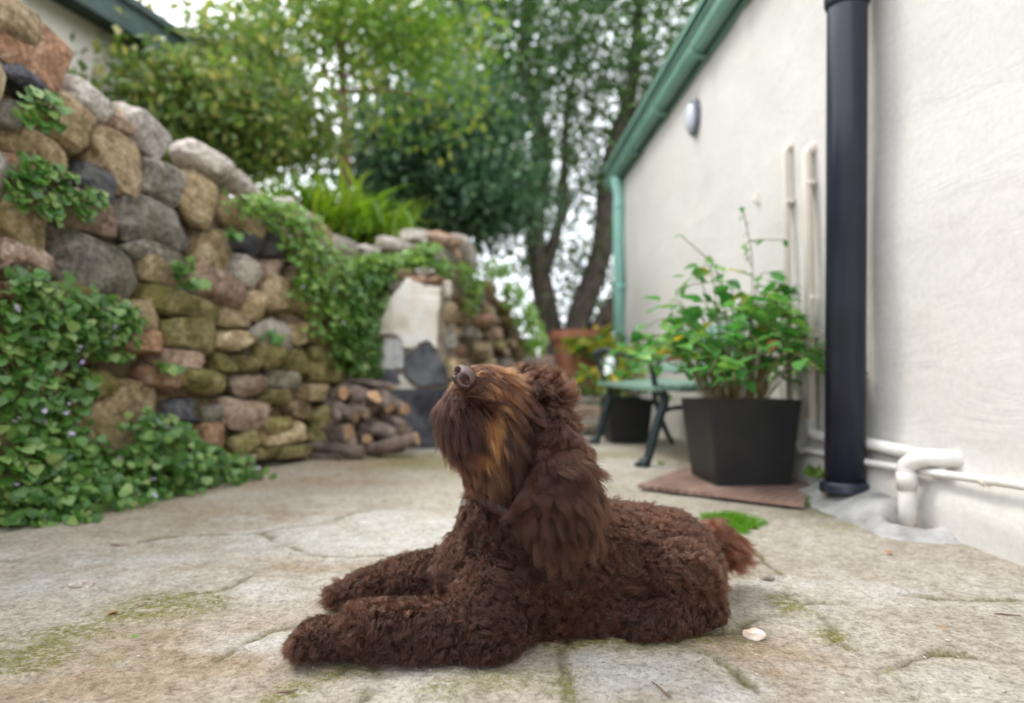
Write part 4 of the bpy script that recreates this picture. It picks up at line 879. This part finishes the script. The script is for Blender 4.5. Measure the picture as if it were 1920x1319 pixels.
# ---- trees and shrubs behind the wall
def crown(name, blobs_, n_, size, mat, parent, seed, clump=.35, kind='diamond', nclump=None):
    """leaf faces gathered in clumps through a few ellipsoids (centre, radii)"""
    r_ = np.random.default_rng(seed); tot = sum(b_[1][0] * b_[1][1] * b_[1][2] for b_ in blobs_); pos = []
    for c, rad in blobs_:
        m_ = int(n_ * rad[0] * rad[1] * rad[2] / tot); kc = max(3, (nclump or 60) * m_ // n_ + 1)
        d_ = r_.normal(size=(kc, 3)); d_ /= np.linalg.norm(d_, axis=1, keepdims=True); cc = np.array(c) + d_ * np.array(rad) * (r_.uniform(.15, 1, (kc, 1)) ** .5)
        i = r_.integers(0, kc, m_); pos.append(cc[i] + r_.normal(size=(m_, 3)) * clump * np.array([1, 1, .75]) * r_.uniform(.6, 1.3, (kc, 1))[i])
    pos = np.concatenate(pos); k = len(pos); d_ = r_.normal(size=(k, 3)) + np.array([0, 0, -.5]); fr = leaf_frames(d_, np.tile([0., 0., 1.], (k, 1)), .6, r_)
    o = link(name, leaf_mesh(name, kind, pos, fr, size * r_.uniform(.6, 1.3, k)), mat, parent); o['kind'] = 'stuff'; return o
def PB(u, v, d, ru, rv, rd): q = P(u, v, d); return (q[:], (ru * px(d), rd, rv * px(d)))
def limb(name, pts, r0, r1, mat, parent, seed=0):
    q = bez([P(*a) for a in pts], 8); k = len(q); return tube(name, q, [r0 + (r1 - r0) * i / (k - 1) for i in range(k)], mat, parent, 10)
def tree(name, label, base, cat='tree'): o = empty(name, base); return tag(o, label, cat)
# olive shrub behind the wall on the left
t1 = tree('tall_shrub', 'olive green shrub with reddish twigs behind the left part of the stone wall', P(330, 330, 5.2), 'shrub')
crown('foliage', [PB(250, 230, 5.0, 80, 70, .6), PB(390, 240, 5.2, 130, 90, .8), PB(330, 190, 5.4, 80, 50, .6), PB(520, 230, 5.8, 90, 90, .8), PB(460, 140, 6.0, 90, 60, .8)], 15000, .085, M['shrub'], t1, 51, .16, nclump=260)
for a in ([(330, 420, 5.2), (320, 250, 5.2), (260, 120, 5.2)], [(420, 420, 5.3), (430, 280, 5.3), (480, 130, 5.5)], [(250, 380, 5.0), (220, 260, 5.0), (180, 160, 4.9)]): limb('stem', a, .035, .012, M['bark'], t1)
# slim tree with a reddish trunk
t2 = tree('slim_tree', 'slim tree with straight reddish trunk and light feathery foliage', P(650, 420, 7.0))
limb('trunk', [(652, 470, 7.0), (650, 350, 7.0), (645, 200, 7.0), (640, 60, 7.0), (650, -120, 7.1)], .062, .03, M['bark_red'], t2)
for a in ([(646, 200, 7.0), (600, 120, 6.9), (540, 60, 6.8)], [(644, 150, 7.0), (720, 80, 7.1), (800, 50, 7.2)], [(640, 100, 7.0), (600, 20, 7.2), (580, -60, 7.2)], [(645, 170, 7.0), (740, 170, 6.9), (800, 190, 6.8)]): limb('branch', a, .022, .008, M['bark_red'], t2)
crown('crown', [PB(560, 70, 6.8, 110, 80, .7), PB(680, 60, 7.0, 130, 80, .8), PB(800, 60, 7.2, 120, 70, .7), PB(760, 200, 6.8, 100, 34, .4), PB(620, -80, 7.0, 220, 100, 1.0), PB(860, 180, 7.0, 50, 50, .4), PB(480, 30, 6.8, 90, 60, .6)], 8500, .095, M['tree_light'], t2, 52, .28, nclump=260)
# dark evergreen
t3 = tree('evergreen_tree', 'dense dark green evergreen behind the fireplace ruin', P(830, 460, 9.0))
crown('crown', [PB(820, 330, 9.0, 130, 110, 1.1), PB(740, 290, 9.2, 90, 100, 1.0), PB(900, 370, 8.8, 90, 80, .9), PB(860, 230, 9.4, 110, 70, 1.0), PB(940, 330, 9.0, 50, 70, .6), PB(780, 420, 9.2, 110, 50, .9)], 24000, .11, M['tree_dark'], t3, 53, .3, nclump=260)
limb('trunk', [(850, 620, 9.2), (845, 480, 9.2), (830, 350, 9.2), (840, 230, 9.3)], .12, .05, M['bark'], t3)
# big tree with several trunks by the house corner
t4 = tree('broad_tree', 'large tree with several grey trunks by the far end of the house', P(1060, 720, 10.5))
for a, r0, r1 in (([(1045, 735, 10.5), (1028, 600, 10.5), (1003, 440, 10.5), (1018, 290, 10.6), (985, 120, 10.6), (1000, -60, 10.6)], .20, .07), ([(1060, 735, 10.4), (1085, 600, 10.3), (1128, 470, 10.3), (1140, 320, 10.3), (1185, 160, 10.3), (1200, 0, 10.3)], .21, .07),
                  ([(1080, 735, 10.3), (1125, 620, 10.2), (1175, 545, 10.0), (1240, 430, 9.9)], .20, .10), ([(1010, 430, 10.5), (960, 300, 10.2), (930, 200, 10.0)], .07, .03), ([(1020, 520, 10.5), (1055, 380, 10.4), (1060, 240, 10.5), (1085, 80, 10.5)], .09, .03), ([(1140, 320, 10.3), (1210, 180, 10.2), (1300, 60, 10.0)], .07, .03)):
    limb('trunk' if r0 > .15 else 'branch', a, r0 * 1.08, r1 * 1.1, M['bark'], t4)
crown('crown', [PB(1000, 120, 10.5, 150, 130, 1.4), PB(1140, 110, 10.4, 160, 140, 1.4), PB(1280, 80, 10.0, 130, 110, 1.2), PB(900, 60, 10.5, 120, 90, 1.2), PB(1090, 300, 10.8, 130, 110, 1.3), PB(1000, 380, 11, 90, 90, 1.0), PB(1150, 430, 10.8, 80, 120, 1.0), PB(1040, 520, 11, 90, 90, .9), PB(1100, 590, 11.2, 80, 70, .8), PB(960, 500, 11, 60, 90, .8), PB(1000, -80, 10.5, 300, 120, 1.5), PB(1250, -80, 10, 200, 120, 1.5)], 40000, .095, M['tree_big'], t4, 54, .36, nclump=600)
# hedge line far behind, closing the view low down
t5 = tree('far_hedge', 'dark low hedge far behind the wall end, under the trunks', P(1050, 720, 14), 'hedge')
crown('foliage', [PB(960, 715, 14, 110, 30, .8), PB(1090, 705, 14, 130, 34, .8), PB(850, 620, 14, 110, 60, .8), PB(700, 580, 14, 140, 90, .8), PB(500, 540, 14, 200, 100, 1), PB(1200, 690, 14, 100, 40, .8)], 11000, .16, M['tree_big'], t5, 55, .25, nclump=200)
t6 = tree('pale_tree', 'pale green tree in the background between the slim tree and the evergreen', P(640, 600, 13))
limb('trunk', [(760, 640, 13), (750, 450, 13), (740, 250, 13), (700, 50, 13)], .14, .05, M['bark'], t6)
crown('crown', [PB(720, 320, 13, 110, 90, 1.2), PB(430, 280, 11, 120, 90, 1.2), PB(820, 120, 13, 140, 120, 1.2), PB(960, 200, 13, 110, 120, 1.2), PB(700, 60, 13, 120, 80, 1.0)], 7500, .14, M['tree_big'], t6, 56, .36, nclump=420)
# bright strap leaved clump on the bank
def strap_clump(label, u, v, d, n_, L, seed, mat):
    r_ = np.random.default_rng(seed); c = P(u, v, d); a = r_.uniform(0, 2 * math.pi, n_); el = r_.uniform(.25, 1.3, n_)
    pos = np.array(c[:]) + r_.normal(size=(n_, 3)) * np.array([.16, .16, .05]); d_ = np.stack([np.cos(a) * np.cos(el), np.sin(a) * np.cos(el), np.sin(el)], 1)
    fr = leaf_frames(d_, np.tile([0., 0., 1.], (n_, 1)), .1, r_); o = link('strap_plant', leaf_mesh('strap_plant', 'strap', pos, fr, L * r_.uniform(.6, 1.2, n_)), mat); return tag(o, label, 'plant')
strap_clump('bright green strap leaved clump on the bank, the largest in the middle', 630, 455, 5.4, 300, .52, 61, M['strap'])
strap_clump('bright green strap leaved clump on the bank, nearer the left shrub', 555, 430, 5.3, 220, .42, 62, M['strap'])
strap_clump('bright green strap leaved clump on the bank beside the fireplace mound', 700, 470, 5.5, 200, .42, 63, M['strap'])
# ================================================================ THE DOG
GZ0 = .008
dog = empty('dog', Vector((.07, 1.28, GZ0))); tag(dog, 'curly chocolate brown dog lying on the paving with its nose raised', 'dog')
# flesh shapes: (region, centre, radii)  and capsules between them
PRIM = []
def ball(reg, u, v, d, r_, ry=None, rz=None): PRIM.append((reg, P(u, v, d), Vector((r_, ry or r_, rz or r_))))
def cap(reg, a, ra, b_, rb, n_=7):
    A_, B_ = P(*a), P(*b_)
    for k in range(n_): t_ = k / (n_ - 1); q = ra + (rb - ra) * t_; PRIM.append((reg, A_.lerp(B_, t_), Vector((q, q, q))))
# trunk
cap('body', (1225, 1060, 1.41), .106, (1120, 1068, 1.36), .125); cap('body', (1120, 1068, 1.36), .125, (985, 1075, 1.30), .125)
ball('rump', 1240, 1066, 1.41, .108, .115, .112); ball('rump', 1262, 1092, 1.37, .070, .07, .078)
ball('body', 1090, 1128, 1.32, .13, .115, .088)
cap('chest', (985, 1075, 1.30), .118, (925, 1070, 1.27), .092); ball('chest', 905, 1120, 1.28, .072, .09, .085)
# hind leg folded along the ground
ball('thigh', 1268, 1085, 1.295, .072, .068, .066); cap('leg', (1318, 1138, 1.285), .038, (1250, 1160, 1.222), .032); cap('leg', (1250, 1162, 1.222), .032, (1205, 1172, 1.21), .028)
# neck and throat
cap('neck', (960, 1055, 1.28), .108, (975, 930, 1.25), .088); cap('neck', (975, 930, 1.25), .088, (985, 850, 1.235), .080)
# skull, jaw, muzzle
ball('head', 985, 795, 1.235, .072, .078, .076); ball('head', 1015, 805, 1.235, .052, .072, .075); ball('topknot', 985, 742, 1.230, .050, .055, .030); ball('topknot', 1025, 755, 1.235, .036, .05, .032); ball('head', 960, 800, 1.215, .058, .06, .07)
cap('muzzle', (960, 766, 1.20), .048, (893, 730, 1.142), .038); ball('jaw', 905, 785, 1.165, .050, .046, .062); ball('jaw', 878, 770, 1.150, .042, .042, .050); ball('cheek', 935, 800, 1.165, .040, .034, .062)
ball('jaw', 925, 850, 1.19, .042, .045, .040)
ball('brow', 985, 735, 1.19, .030, .028, .020)
# near ear hanging
ball('ear', 1050, 850, 1.150, .030, .022, .045); ball('ear', 1056, 895, 1.126, .042, .022, .050); ball('ear', 1054, 930, 1.114, .053, .022, .040)
ball('far_ear', 1045, 860, 1.325, .03, .022, .05); ball('far_ear', 1048, 930, 1.345, .045, .022, .06)
# near foreleg
cap('shoulder', (935, 1110, 1.20), .070, (905, 1180, 1.155), .058); cap('leg', (905, 1192, 1.145), .053, (790, 1188, 1.135), .047); cap('leg', (790, 1188, 1.135), .047, (690, 1182, 1.13), .041); cap('leg', (690, 1184, 1.13), .038, (640, 1196, 1.13), .029)
ball('paw', 598, 1202, 1.13, .038, .043, .034)
for k_, (du, dd) in enumerate(((-2, -.034), (-8, -.012), (-8, .012), (-2, .034))): ball('paw', 568 + du * .5, 1214, 1.13 + dd, .022, .014, .021)
ball('leg', 905, 1208, 1.135, .054, .05, .044)
# far foreleg
cap('far_leg', (860, 1085, 1.36), .062, (760, 1092, 1.37), .046); cap('far_leg', (760, 1092, 1.37), .046, (680, 1110, 1.37), .034); cap('far_leg', (680, 1112, 1.37), .032, (640, 1122, 1.37), .027)
# tail stub
cap('tail', (1325, 1015, 1.46), .028, (1365, 1030, 1.49), .018)
bm = bmesh.new()
for reg, c, r_ in PRIM:
    s_ = bmesh.ops.create_icosphere(bm, subdivisions=3, radius=1)['verts']
    for q in s_: q.co = Vector((q.co.x * r_.x, q.co.y * r_.y, q.co.z * r_.z)) + c
me = bpy.data.meshes.new('tmp'); bm.to_mesh(me); bm.free(); tmp = bpy.data.objects.new('tmp', me); COL.objects.link(tmp)
rm = tmp.modifiers.new('r', 'REMESH'); rm.mode = 'VOXEL'; rm.voxel_size = .0065
sm = tmp.modifiers.new('s', 'SMOOTH'); sm.factor = .5; sm.iterations = 6
bpy.context.view_layer.update(); dg = bpy.context.evaluated_depsgraph_get()
body_me = bpy.data.meshes.new_from_object(tmp.evaluated_get(dg)); body_me.name = 'body'; bpy.data.objects.remove(tmp)
nv = len(body_me.vertices); co_ = np.empty(nv * 3, np.float32); body_me.vertices.foreach_get('co', co_); co_ = co_.reshape(-1, 3); co_[:, 2] = np.maximum(co_[:, 2], GZ0 + .004); body_me.vertices.foreach_set('co', co_.ravel()); body_me.update()
body_me.polygons.foreach_set('use_smooth', [True] * len(body_me.polygons)); body_me.materials.clear()
M['skin'] = surf('dog_skin', (.018, .009, .006), (.032, .015, .009), 30, .9, 60, .3, .003, spec=.1)
body = link('body', body_me, M['skin'], dog)

# ---- sample the skin
body_me.calc_loop_triangles(); nt_ = len(body_me.loop_triangles); ti = np.empty(nt_ * 3, np.int32); body_me.loop_triangles.foreach_get('vertices', ti); ti = ti.reshape(-1, 3)
vn = np.empty(nv * 3, np.float32); body_me.vertex_normals.foreach_get('vector', vn); vn = vn.reshape(-1, 3)
A3, B3, C3 = co_[ti[:, 0]], co_[ti[:, 1]], co_[ti[:, 2]]; area = .5 * np.linalg.norm(np.cross(B3 - A3, C3 - A3), axis=1)
REG = sorted(set(p[0] for p in PRIM)); regid = {r_: i for i, r_ in enumerate(REG)}
pc_ = np.array([p[1][:] for p in PRIM]); pr_ = np.array([p[2][:] for p in PRIM]); pg = np.array([regid[p[0]] for p in PRIM])
cen = (A3 + B3 + C3) / 3
def regions(pts):
    out_ = np.empty(len(pts), int)
    for a in range(0, len(pts), 20000):
        q = pts[a:a + 20000]; d_ = np.linalg.norm((q[:, None] - pc_[None]) / pr_[None], axis=2); out_[a:a + 20000] = pg[np.argmin((d_ - 1) * pr_.min(1)[None], 1)]
    return out_
treg = regions(cen)
# region: length, lift, curl radius, turns, flow, hairs per m2, guides per m2, clumping
D = lambda *a: np.array(a, float)
HP = {'body': (.026, .5, .0052, 1.5, D(.55, -.1, -.55), 420e3, 15000, .56), 'rump': (.024, .5, .0050, 1.5, D(.5, -.1, -.6), 420e3, 15000, .54), 'thigh': (.024, .5, .0050, 1.4, D(.4, 0, -.7), 420e3, 15000, .55),
      'chest': (.029, .45, .0055, 1.3, D(-.1, -.1, -.9), 420e3, 13000, .58), 'shoulder': (.027, .45, .0052, 1.4, D(-.1, -.2, -.9), 420e3, 13000, .58), 'neck': (.025, .5, .0050, 1.3, D(.1, -.1, -.9), 420e3, 14000, .56),
      'leg': (.021, .45, .0046, 1.3, D(-.75, -.1, -.5), 420e3, 14000, .58), 'paw': (.011, .3, .0028, .8, D(-.7, -.2, -.45), 440e3, 16000, .5), 'far_leg': (.020, .45, .0045, 1.3, D(-.7, 0, -.5), 320e3, 14000, .56),
      'head': (.026, .6, .0050, 1.1, D(.3, -.1, -.7), 440e3, 13000, .58), 'topknot': (.030, .95, .0036, .8, D(.25, -.15, .65), 480e3, 10000, .58), 'brow': (.032, .75, .0045, .8, D(.4, -.45, -.15), 480e3, 11000, .56),
      'muzzle': (.042, .14, .0030, .6, D(.62, -.25, -.62), 660e3, 13000, .42), 'jaw': (.048, .16, .0036, .7, D(.10, -.12, -1), 660e3, 12000, .46), 'cheek': (.056, .16, .0042, .8, D(.22, -.15, -1), 660e3, 12000, .48),
      'ear': (.078, .09, .0050, 1.4, D(.03, -.05, -1), 950e3, 8000, .62), 'far_ear': (.06, .25, .006, 1.3, D(.1, .1, -1), 200e3, 5000, .7), 'tail': (.048, .35, .006, 1.0, D(.8, -.1, -.5), 600e3, 9000, .55)}
dens = np.array([HP[r_][5] for r_ in REG])[treg]
r_ = np.random.default_rng(5)
lam = area * dens; lam = np.where(cen[:, 2] < GZ0 + .008, lam * .1, lam)
cnt = r_.poisson(lam * 1.0); tid = np.repeat(np.arange(nt_), cnt); nh = len(tid)
ba = r_.uniform(size=(nh, 2)); fl = ba.sum(1) > 1; ba[fl] = 1 - ba[fl]; w0 = 1 - ba.sum(1)
def bary(a): return a[ti[tid, 0]] * w0[:, None] + a[ti[tid, 1]] * ba[:, :1] + a[ti[tid, 2]] * ba[:, 1:]
root, nrm = bary(co_), bary(vn); nrm /= np.linalg.norm(nrm, axis=1, keepdims=True); hreg = treg[tid]
# no fur on the nose leather
NOSE = P(869, 707, 1.112)
keep = np.linalg.norm(root - np.array(NOSE[:]), axis=1) > .018
root, nrm, hreg, tid = root[keep], nrm[keep], hreg[keep], tid[keep]; nh = len(root)
par = lambda k: np.array([HP[q][k] for q in REG], float)[hreg]
FL = np.array([HP[q][4] for q in REG])[hreg]
# guides: the first hairs of a random order, as many as each region wants
pg_ = r_.uniform(size=nh) < par(6) / par(5); gi = np.where(pg_)[0]
from mathutils import kdtree
kd = kdtree.KDTree(len(gi))
for k, q in enumerate(gi): kd.insert(root[q], k)
kd.balance(); jit = r_.normal(size=root.shape) * .0012
gid = gi[np.fromiter((kd.find(q)[1] for q in (root + jit)), int, nh)]
far = np.linalg.norm(root[gid] - root, axis=1) > .03; gid[far] = np.where(far)[0]
# large soft locks: neighbouring guides share some direction
def vec_noise(p, s_, seed): return np.stack([fbm(p * s_, seed, 2), fbm(p * s_, seed + 11, 2), fbm(p * s_, seed + 23, 2)], 1) * 2 - 1
inr_ = lambda *a: np.isin(hreg, [regid[q] for q in a])
long_ = np.isin(hreg, [regid[q] for q in ('jaw', 'cheek', 'ear', 'tail', 'muzzle')])
lock = vec_noise(root, 26, 3) * np.where(inr_('ear'), .14, np.where(long_, .22, 1.0))[:, None] + vec_noise(root, 70, 43) * np.where(long_, .08, .7)[:, None]
flow = FL / np.linalg.norm(FL, axis=1, keepdims=True) + lock + r_.normal(size=root.shape)[gid] * np.where(long_, .06, .18)[:, None]
fn = np.sum(flow * nrm, 1, keepdims=True); flow = flow - np.minimum(fn, 0) * nrm; flow /= np.linalg.norm(flow, axis=1, keepdims=True)
L = par(0) * (.75 + .5 * r_.uniform(size=nh)[gid]) * (.82 + .3 * r_.uniform(size=nh)); lift = par(1) * (.7 + .6 * r_.uniform(size=nh)[gid])
dn_ = np.linalg.norm(root - np.array(P(878, 716, 1.115)[:]), axis=1); L = np.where(inr_('muzzle', 'jaw'), L * np.clip((dn_ - .012) / .055, .16, 1), L)
# the ear fringe and the beard are longest low down
zrel = np.clip((P(1050, 1010, 1.14).z + .16 - root[:, 2]) / .16, 0, 1.2); isear = hreg == regid['ear']; L = np.where(isear, L * (.65 + .45 * zrel), L)
curlr = par(2) * 1.15 * (.6 + .8 * r_.uniform(size=nh)[gid]); turns = par(3) * (.7 + .6 * r_.uniform(size=nh)[gid]); ph = np.where(long_, fbm(root * 13, 91, 2) * 10, fbm(root * 48, 92, 2) * 20) + (r_.uniform(size=nh) * 1.2)[gid] + r_.normal(size=nh) * .3
K = np.where(long_, 14, 8); 
def grow(idx, K_):
    t_ = np.linspace(0, 1, K_)[None, :, None]; n0, f0 = nrm[idx][:, None], flow[idx][:, None]; g_ = gid[idx]
    def path(ix):
        tan = nrm[ix][:, None] * (lift[ix][:, None, None] * (1 - t_) ** 1.5 + .06) + flow[ix][:, None] * (.25 + .75 * t_); tan /= np.linalg.norm(tan, axis=2, keepdims=True)
        c = np.cumsum(tan, 1); c = (c - c[:, :1]) / (K_ - 1) * L[idx][:, None, None]
        e1 = np.cross(tan[:, -1], nrm[ix]); e1 /= np.linalg.norm(e1, axis=1, keepdims=True) + 1e-9; e2 = np.cross(e1, tan[:, -1])
        an = 2 * math.pi * turns[ix][:, None] * t_[:, :, 0] + ph[ix][:, None]; amp = curlr[ix][:, None] * t_[:, :, 0] ** .8
        return c + e1[:, None] * ((np.cos(an) - np.cos(ph[ix])[:, None]) * amp)[:, :, None] + e2[:, None] * ((np.sin(an) - np.sin(ph[ix])[:, None]) * amp * .8)[:, :, None]
    own = root[idx][:, None] + path(idx); gd = root[g_][:, None] + path(g_); cl = (par(7) * np.where(r_.uniform(size=nh) < .12, .15, 1))[idx][:, None, None] * t_ ** .9
    pts = own * (1 - cl) + (gd + (own - gd) * .12) * cl
    pts = pts + r_.normal(size=(len(idx), 1, 3)) * .0016 * t_
    pts[:, :, 2] = np.maximum(pts[:, :, 2], GZ0 + .002 + .002 * r_.uniform(size=(len(idx), 1)))
    return pts
# ---- colours
base = np.tile(D(.0235, .0085, .0045), (nh, 1)); base = np.where(inr_('body', 'rump', 'thigh')[:, None], base * D(1.5, 1.6, 1.7), base); gv = r_.uniform(size=nh)[gid]; hv = r_.uniform(size=nh)
base *= (.80 + .55 * gv)[:, None] * (.55 + 1.0 * hv)[:, None]
aub = np.clip((fbm(root * 11, 77, 3) - .5) * 3.5, 0, 1)[:, None] * .6; base = base * (1 - aub) + base * D(1.5, 1.25, 1.1) * aub
u_px = 960 + FPX * root[:, 0] / root[:, 1]; v_px = 720 - FPX * (root[:, 2] - CAM_H) / root[:, 1]
gold = np.exp(-(((u_px - 922 - (v_px - 780) * -.10) / 21) ** 2)) * np.exp(-(((v_px - 790) / 75) ** 2)) * np.isin(hreg, [regid['cheek'], regid['jaw'], regid['muzzle']])
gold = np.clip(gold * 1.7 * np.clip((.45 * gv + .35 * hv + .9 * fbm(root * np.array([60., 60., 14.]), 63, 2)) * 2.6 - 1.95, 0, 1), 0, 1); topg = (hreg == regid['muzzle']) * np.clip(1.15 - np.abs(root[:, 2] - P(930, 712, 1.15).z) / .03, 0, 1) * .16 * (.3 + gv)
gold = np.clip(np.maximum(gold, topg), 0, 1)[:, None]; base = base * (1 - gold) + D(.27, .098, .027) * (.55 + .8 * hv[:, None]) * gold
dk = ((hreg == regid['jaw']) & (u_px < 900))[:, None]; base = np.where(dk, base * D(.75, .62, .6), base)
tl_ = np.isin(hreg, [regid['tail']])[:, None]; base = np.where(tl_, base * D(2.3, 2.1, 1.9), base)
base = np.where(isear[:, None], base * D(1.0, .96, .93), base)
gc = (r_.uniform(size=nh) < .07) & isear; base[gc] = base[gc] * D(2.2, 1.6, 1.2)
m, t, b = new_mat('dog_fur'); t.nodes.remove(b); o_ = [q for q in t.nodes if q.type == 'OUTPUT_MATERIAL'][0]
at = t.nodes.new("ShaderNodeAttribute"); at.attribute_name = 'hair_color'; hb = t.nodes.new("ShaderNodeBsdfHairPrincipled"); hb.model = 'CHIANG'; hb.parametrization = 'COLOR'
t.links.new(at.outputs['Color'], hb.inputs['Color']); hb.inputs['Roughness'].default_value = .32; hb.inputs['Radial Roughness'].default_value = .5; hb.inputs['Random Roughness'].default_value = .2; hb.inputs['IOR'].default_value = 1.40
t.links.new(hb.outputs[0], o_.inputs[0]); M['fur'] = m
def fur(name, mask, K_, rad):
    idx = np.where(mask)[0]
    if not len(idx): return
    pts = grow(idx, K_); hc = bpy.data.hair_curves.new(name); hc.add_curves([K_] * len(idx)); hc.position_data.foreach_set('vector', pts.astype(np.float32).ravel())
    ra = hc.attributes.get('radius') or hc.attributes.new('radius', 'FLOAT', 'POINT'); tt = np.linspace(0, 1, K_); ra.data.foreach_set('value', np.tile(rad * (1 - .8 * tt ** 2), len(idx)).astype(np.float32))
    ca = hc.attributes.new('hair_color', 'FLOAT_COLOR', 'CURVE'); ca.data.foreach_set('color', np.concatenate([base[idx], np.ones((len(idx), 1))], 1).astype(np.float32).ravel())
    hc.materials.append(M['fur']); o = bpy.data.objects.new(name, hc); COL.objects.link(o); o.parent = dog; o.matrix_parent_inverse = Matrix.Translation(dog.location).inverted(); return o
inr = lambda *a: np.isin(hreg, [regid[q] for q in a])
tag(fur('coat', inr('body', 'rump', 'thigh', 'chest', 'shoulder', 'neck'), 8, .00032), 'short curly chocolate brown coat', None, None)
fur('leg_fur', inr('leg', 'paw', 'far_leg'), 8, .00031)
fur('head_fur', inr('head', 'topknot', 'brow'), 8, .00030)
tag(fur('beard', inr('jaw', 'cheek', 'muzzle'), 12, .00025), 'long dark beard with a golden streak on the cheek')
tag(fur('ear_fur', inr('ear', 'far_ear'), 18, .00027), 'long wavy hair of the hanging ear')
tag(fur('tail_fur', inr('tail'), 12, .00028), 'reddish brown tail plume')

# ---- nose leather, eye, collar
def nose_mesh():
    fwd = (P(848, 690, 1.06) - P(905, 738, 1.15)).normalized(); up = (Vector((.72, .1, .68)) - fwd * fwd.dot(Vector((.72, .1, .68)))).normalized(); side = fwd.cross(up)
    nu, nvv = 48, 32; v, f = [], []
    for i in range(nvv + 1):
        th = math.pi * i / nvv
        for j in range(nu):
            a = 2 * math.pi * j / nu; x_, y_, z_ = math.sin(th) * math.cos(a), math.sin(th) * math.sin(a), math.cos(th)      # z forward, x side, y up
            w = .0235 * (1 + .12 * y_); p_ = Vector((x_ * w, y_ * .0185, z_ * .0135))
            if z_ > 0:
                for sx in (-1, 1):
                    d_ = math.hypot((x_ - sx * .50) / .30, (y_ + .08 + .10 * (x_ * sx - .5)) / .34); p_.z -= .0150 * math.exp(-d_ ** 3)
                    d2 = math.hypot((x_ - sx * .86) / .14, (y_ + .30) / .22); p_.z -= .004 * math.exp(-d2 ** 2)
                p_.z -= .0022 * math.exp(-(x_ / .06) ** 2) * max(0, .5 - y_)
            v.append(NOSE + side * p_.x + up * p_.y + fwd * p_.z)
    for i in range(nvv):
        for j in range(nu): a = i * nu + j; c = i * nu + (j + 1) % nu; f.append([a, c, c + nu, a + nu])
    return mesh_np('nose', v, f, True)
m, t, b = new_mat('nose_leather'); co = coords(t); c = ramp(t, noise(t, co, 60, 4), [(.3, (.036, .017, .014)), (.7, (.066, .032, .027))]); t.links.new(c, b.inputs['Base Color']); b.inputs['Roughness'].default_value = .42
vo = N(t, "ShaderNodeTexVoronoi", Scale=650.0); t.links.new(co, vo.inputs['Vector']); bump(t, b, vo.outputs['Distance'], .35, .0012)
link('nose', nose_mesh(), m, dog)
m, t, b = new_mat('eye_gloss'); b.inputs['Base Color'].default_value = (.02, .01, .006, 1); b.inputs['Roughness'].default_value = .08
bm = bmesh.new(); bmesh.ops.create_uvsphere(bm, u_segments=20, v_segments=12, radius=.011); bmesh.ops.translate(bm, verts=bm.verts, vec=P(968, 757, 1.158)); link('eye', bm_mesh('eye', bm, True), m, dog)
M['leather'] = surf('collar_leather', (.022, .009, .007), (.04, .015, .011), 20, .6, 60, .3, .002)
cc, ax = P(972, 935, 1.25), (P(985, 850, 1.235) - P(972, 935, 1.25)).normalized(); ax = (ax + Vector((.25, 0, 0))).normalized(); s1, s2 = frame_of(ax); bm = bmesh.new(); n_ = 48; rg = []
for k in range(n_):
    a = 2 * math.pi * k / n_; rd = s1 * math.cos(a) + s2 * math.sin(a); rg.append([bm.verts.new(cc + rd * rr + ax * hh) for rr, hh in ((.098, -.010), (.102, -.008), (.102, .008), (.098, .010))])
for k in range(n_):
    for q in range(4): bm.faces.new((rg[k][q], rg[(k + 1) % n_][q], rg[(k + 1) % n_][(q + 1) % 4], rg[k][(q + 1) % 4]))
col_o = link('collar', bm_mesh('collar', bm, True), M['leather'], dog)
m, t, b = new_mat('tag_metal'); b.inputs['Base Color'].default_value = (.45, .43, .40, 1); b.inputs['Metallic'].default_value = .2; b.inputs['Roughness'].default_value = .5
tg = P(868, 942, 1.20); bm = bmesh.new(); bmesh.ops.create_cone(bm, cap_ends=True, segments=24, radius1=.006, radius2=.006, depth=.0016, matrix=Matrix.Translation(tg) @ Matrix.Rotation(R(70), 4, 'X') @ Matrix.Rotation(R(40), 4, 'Y')); link('tag', bm_mesh('tag', bm), m, col_o)
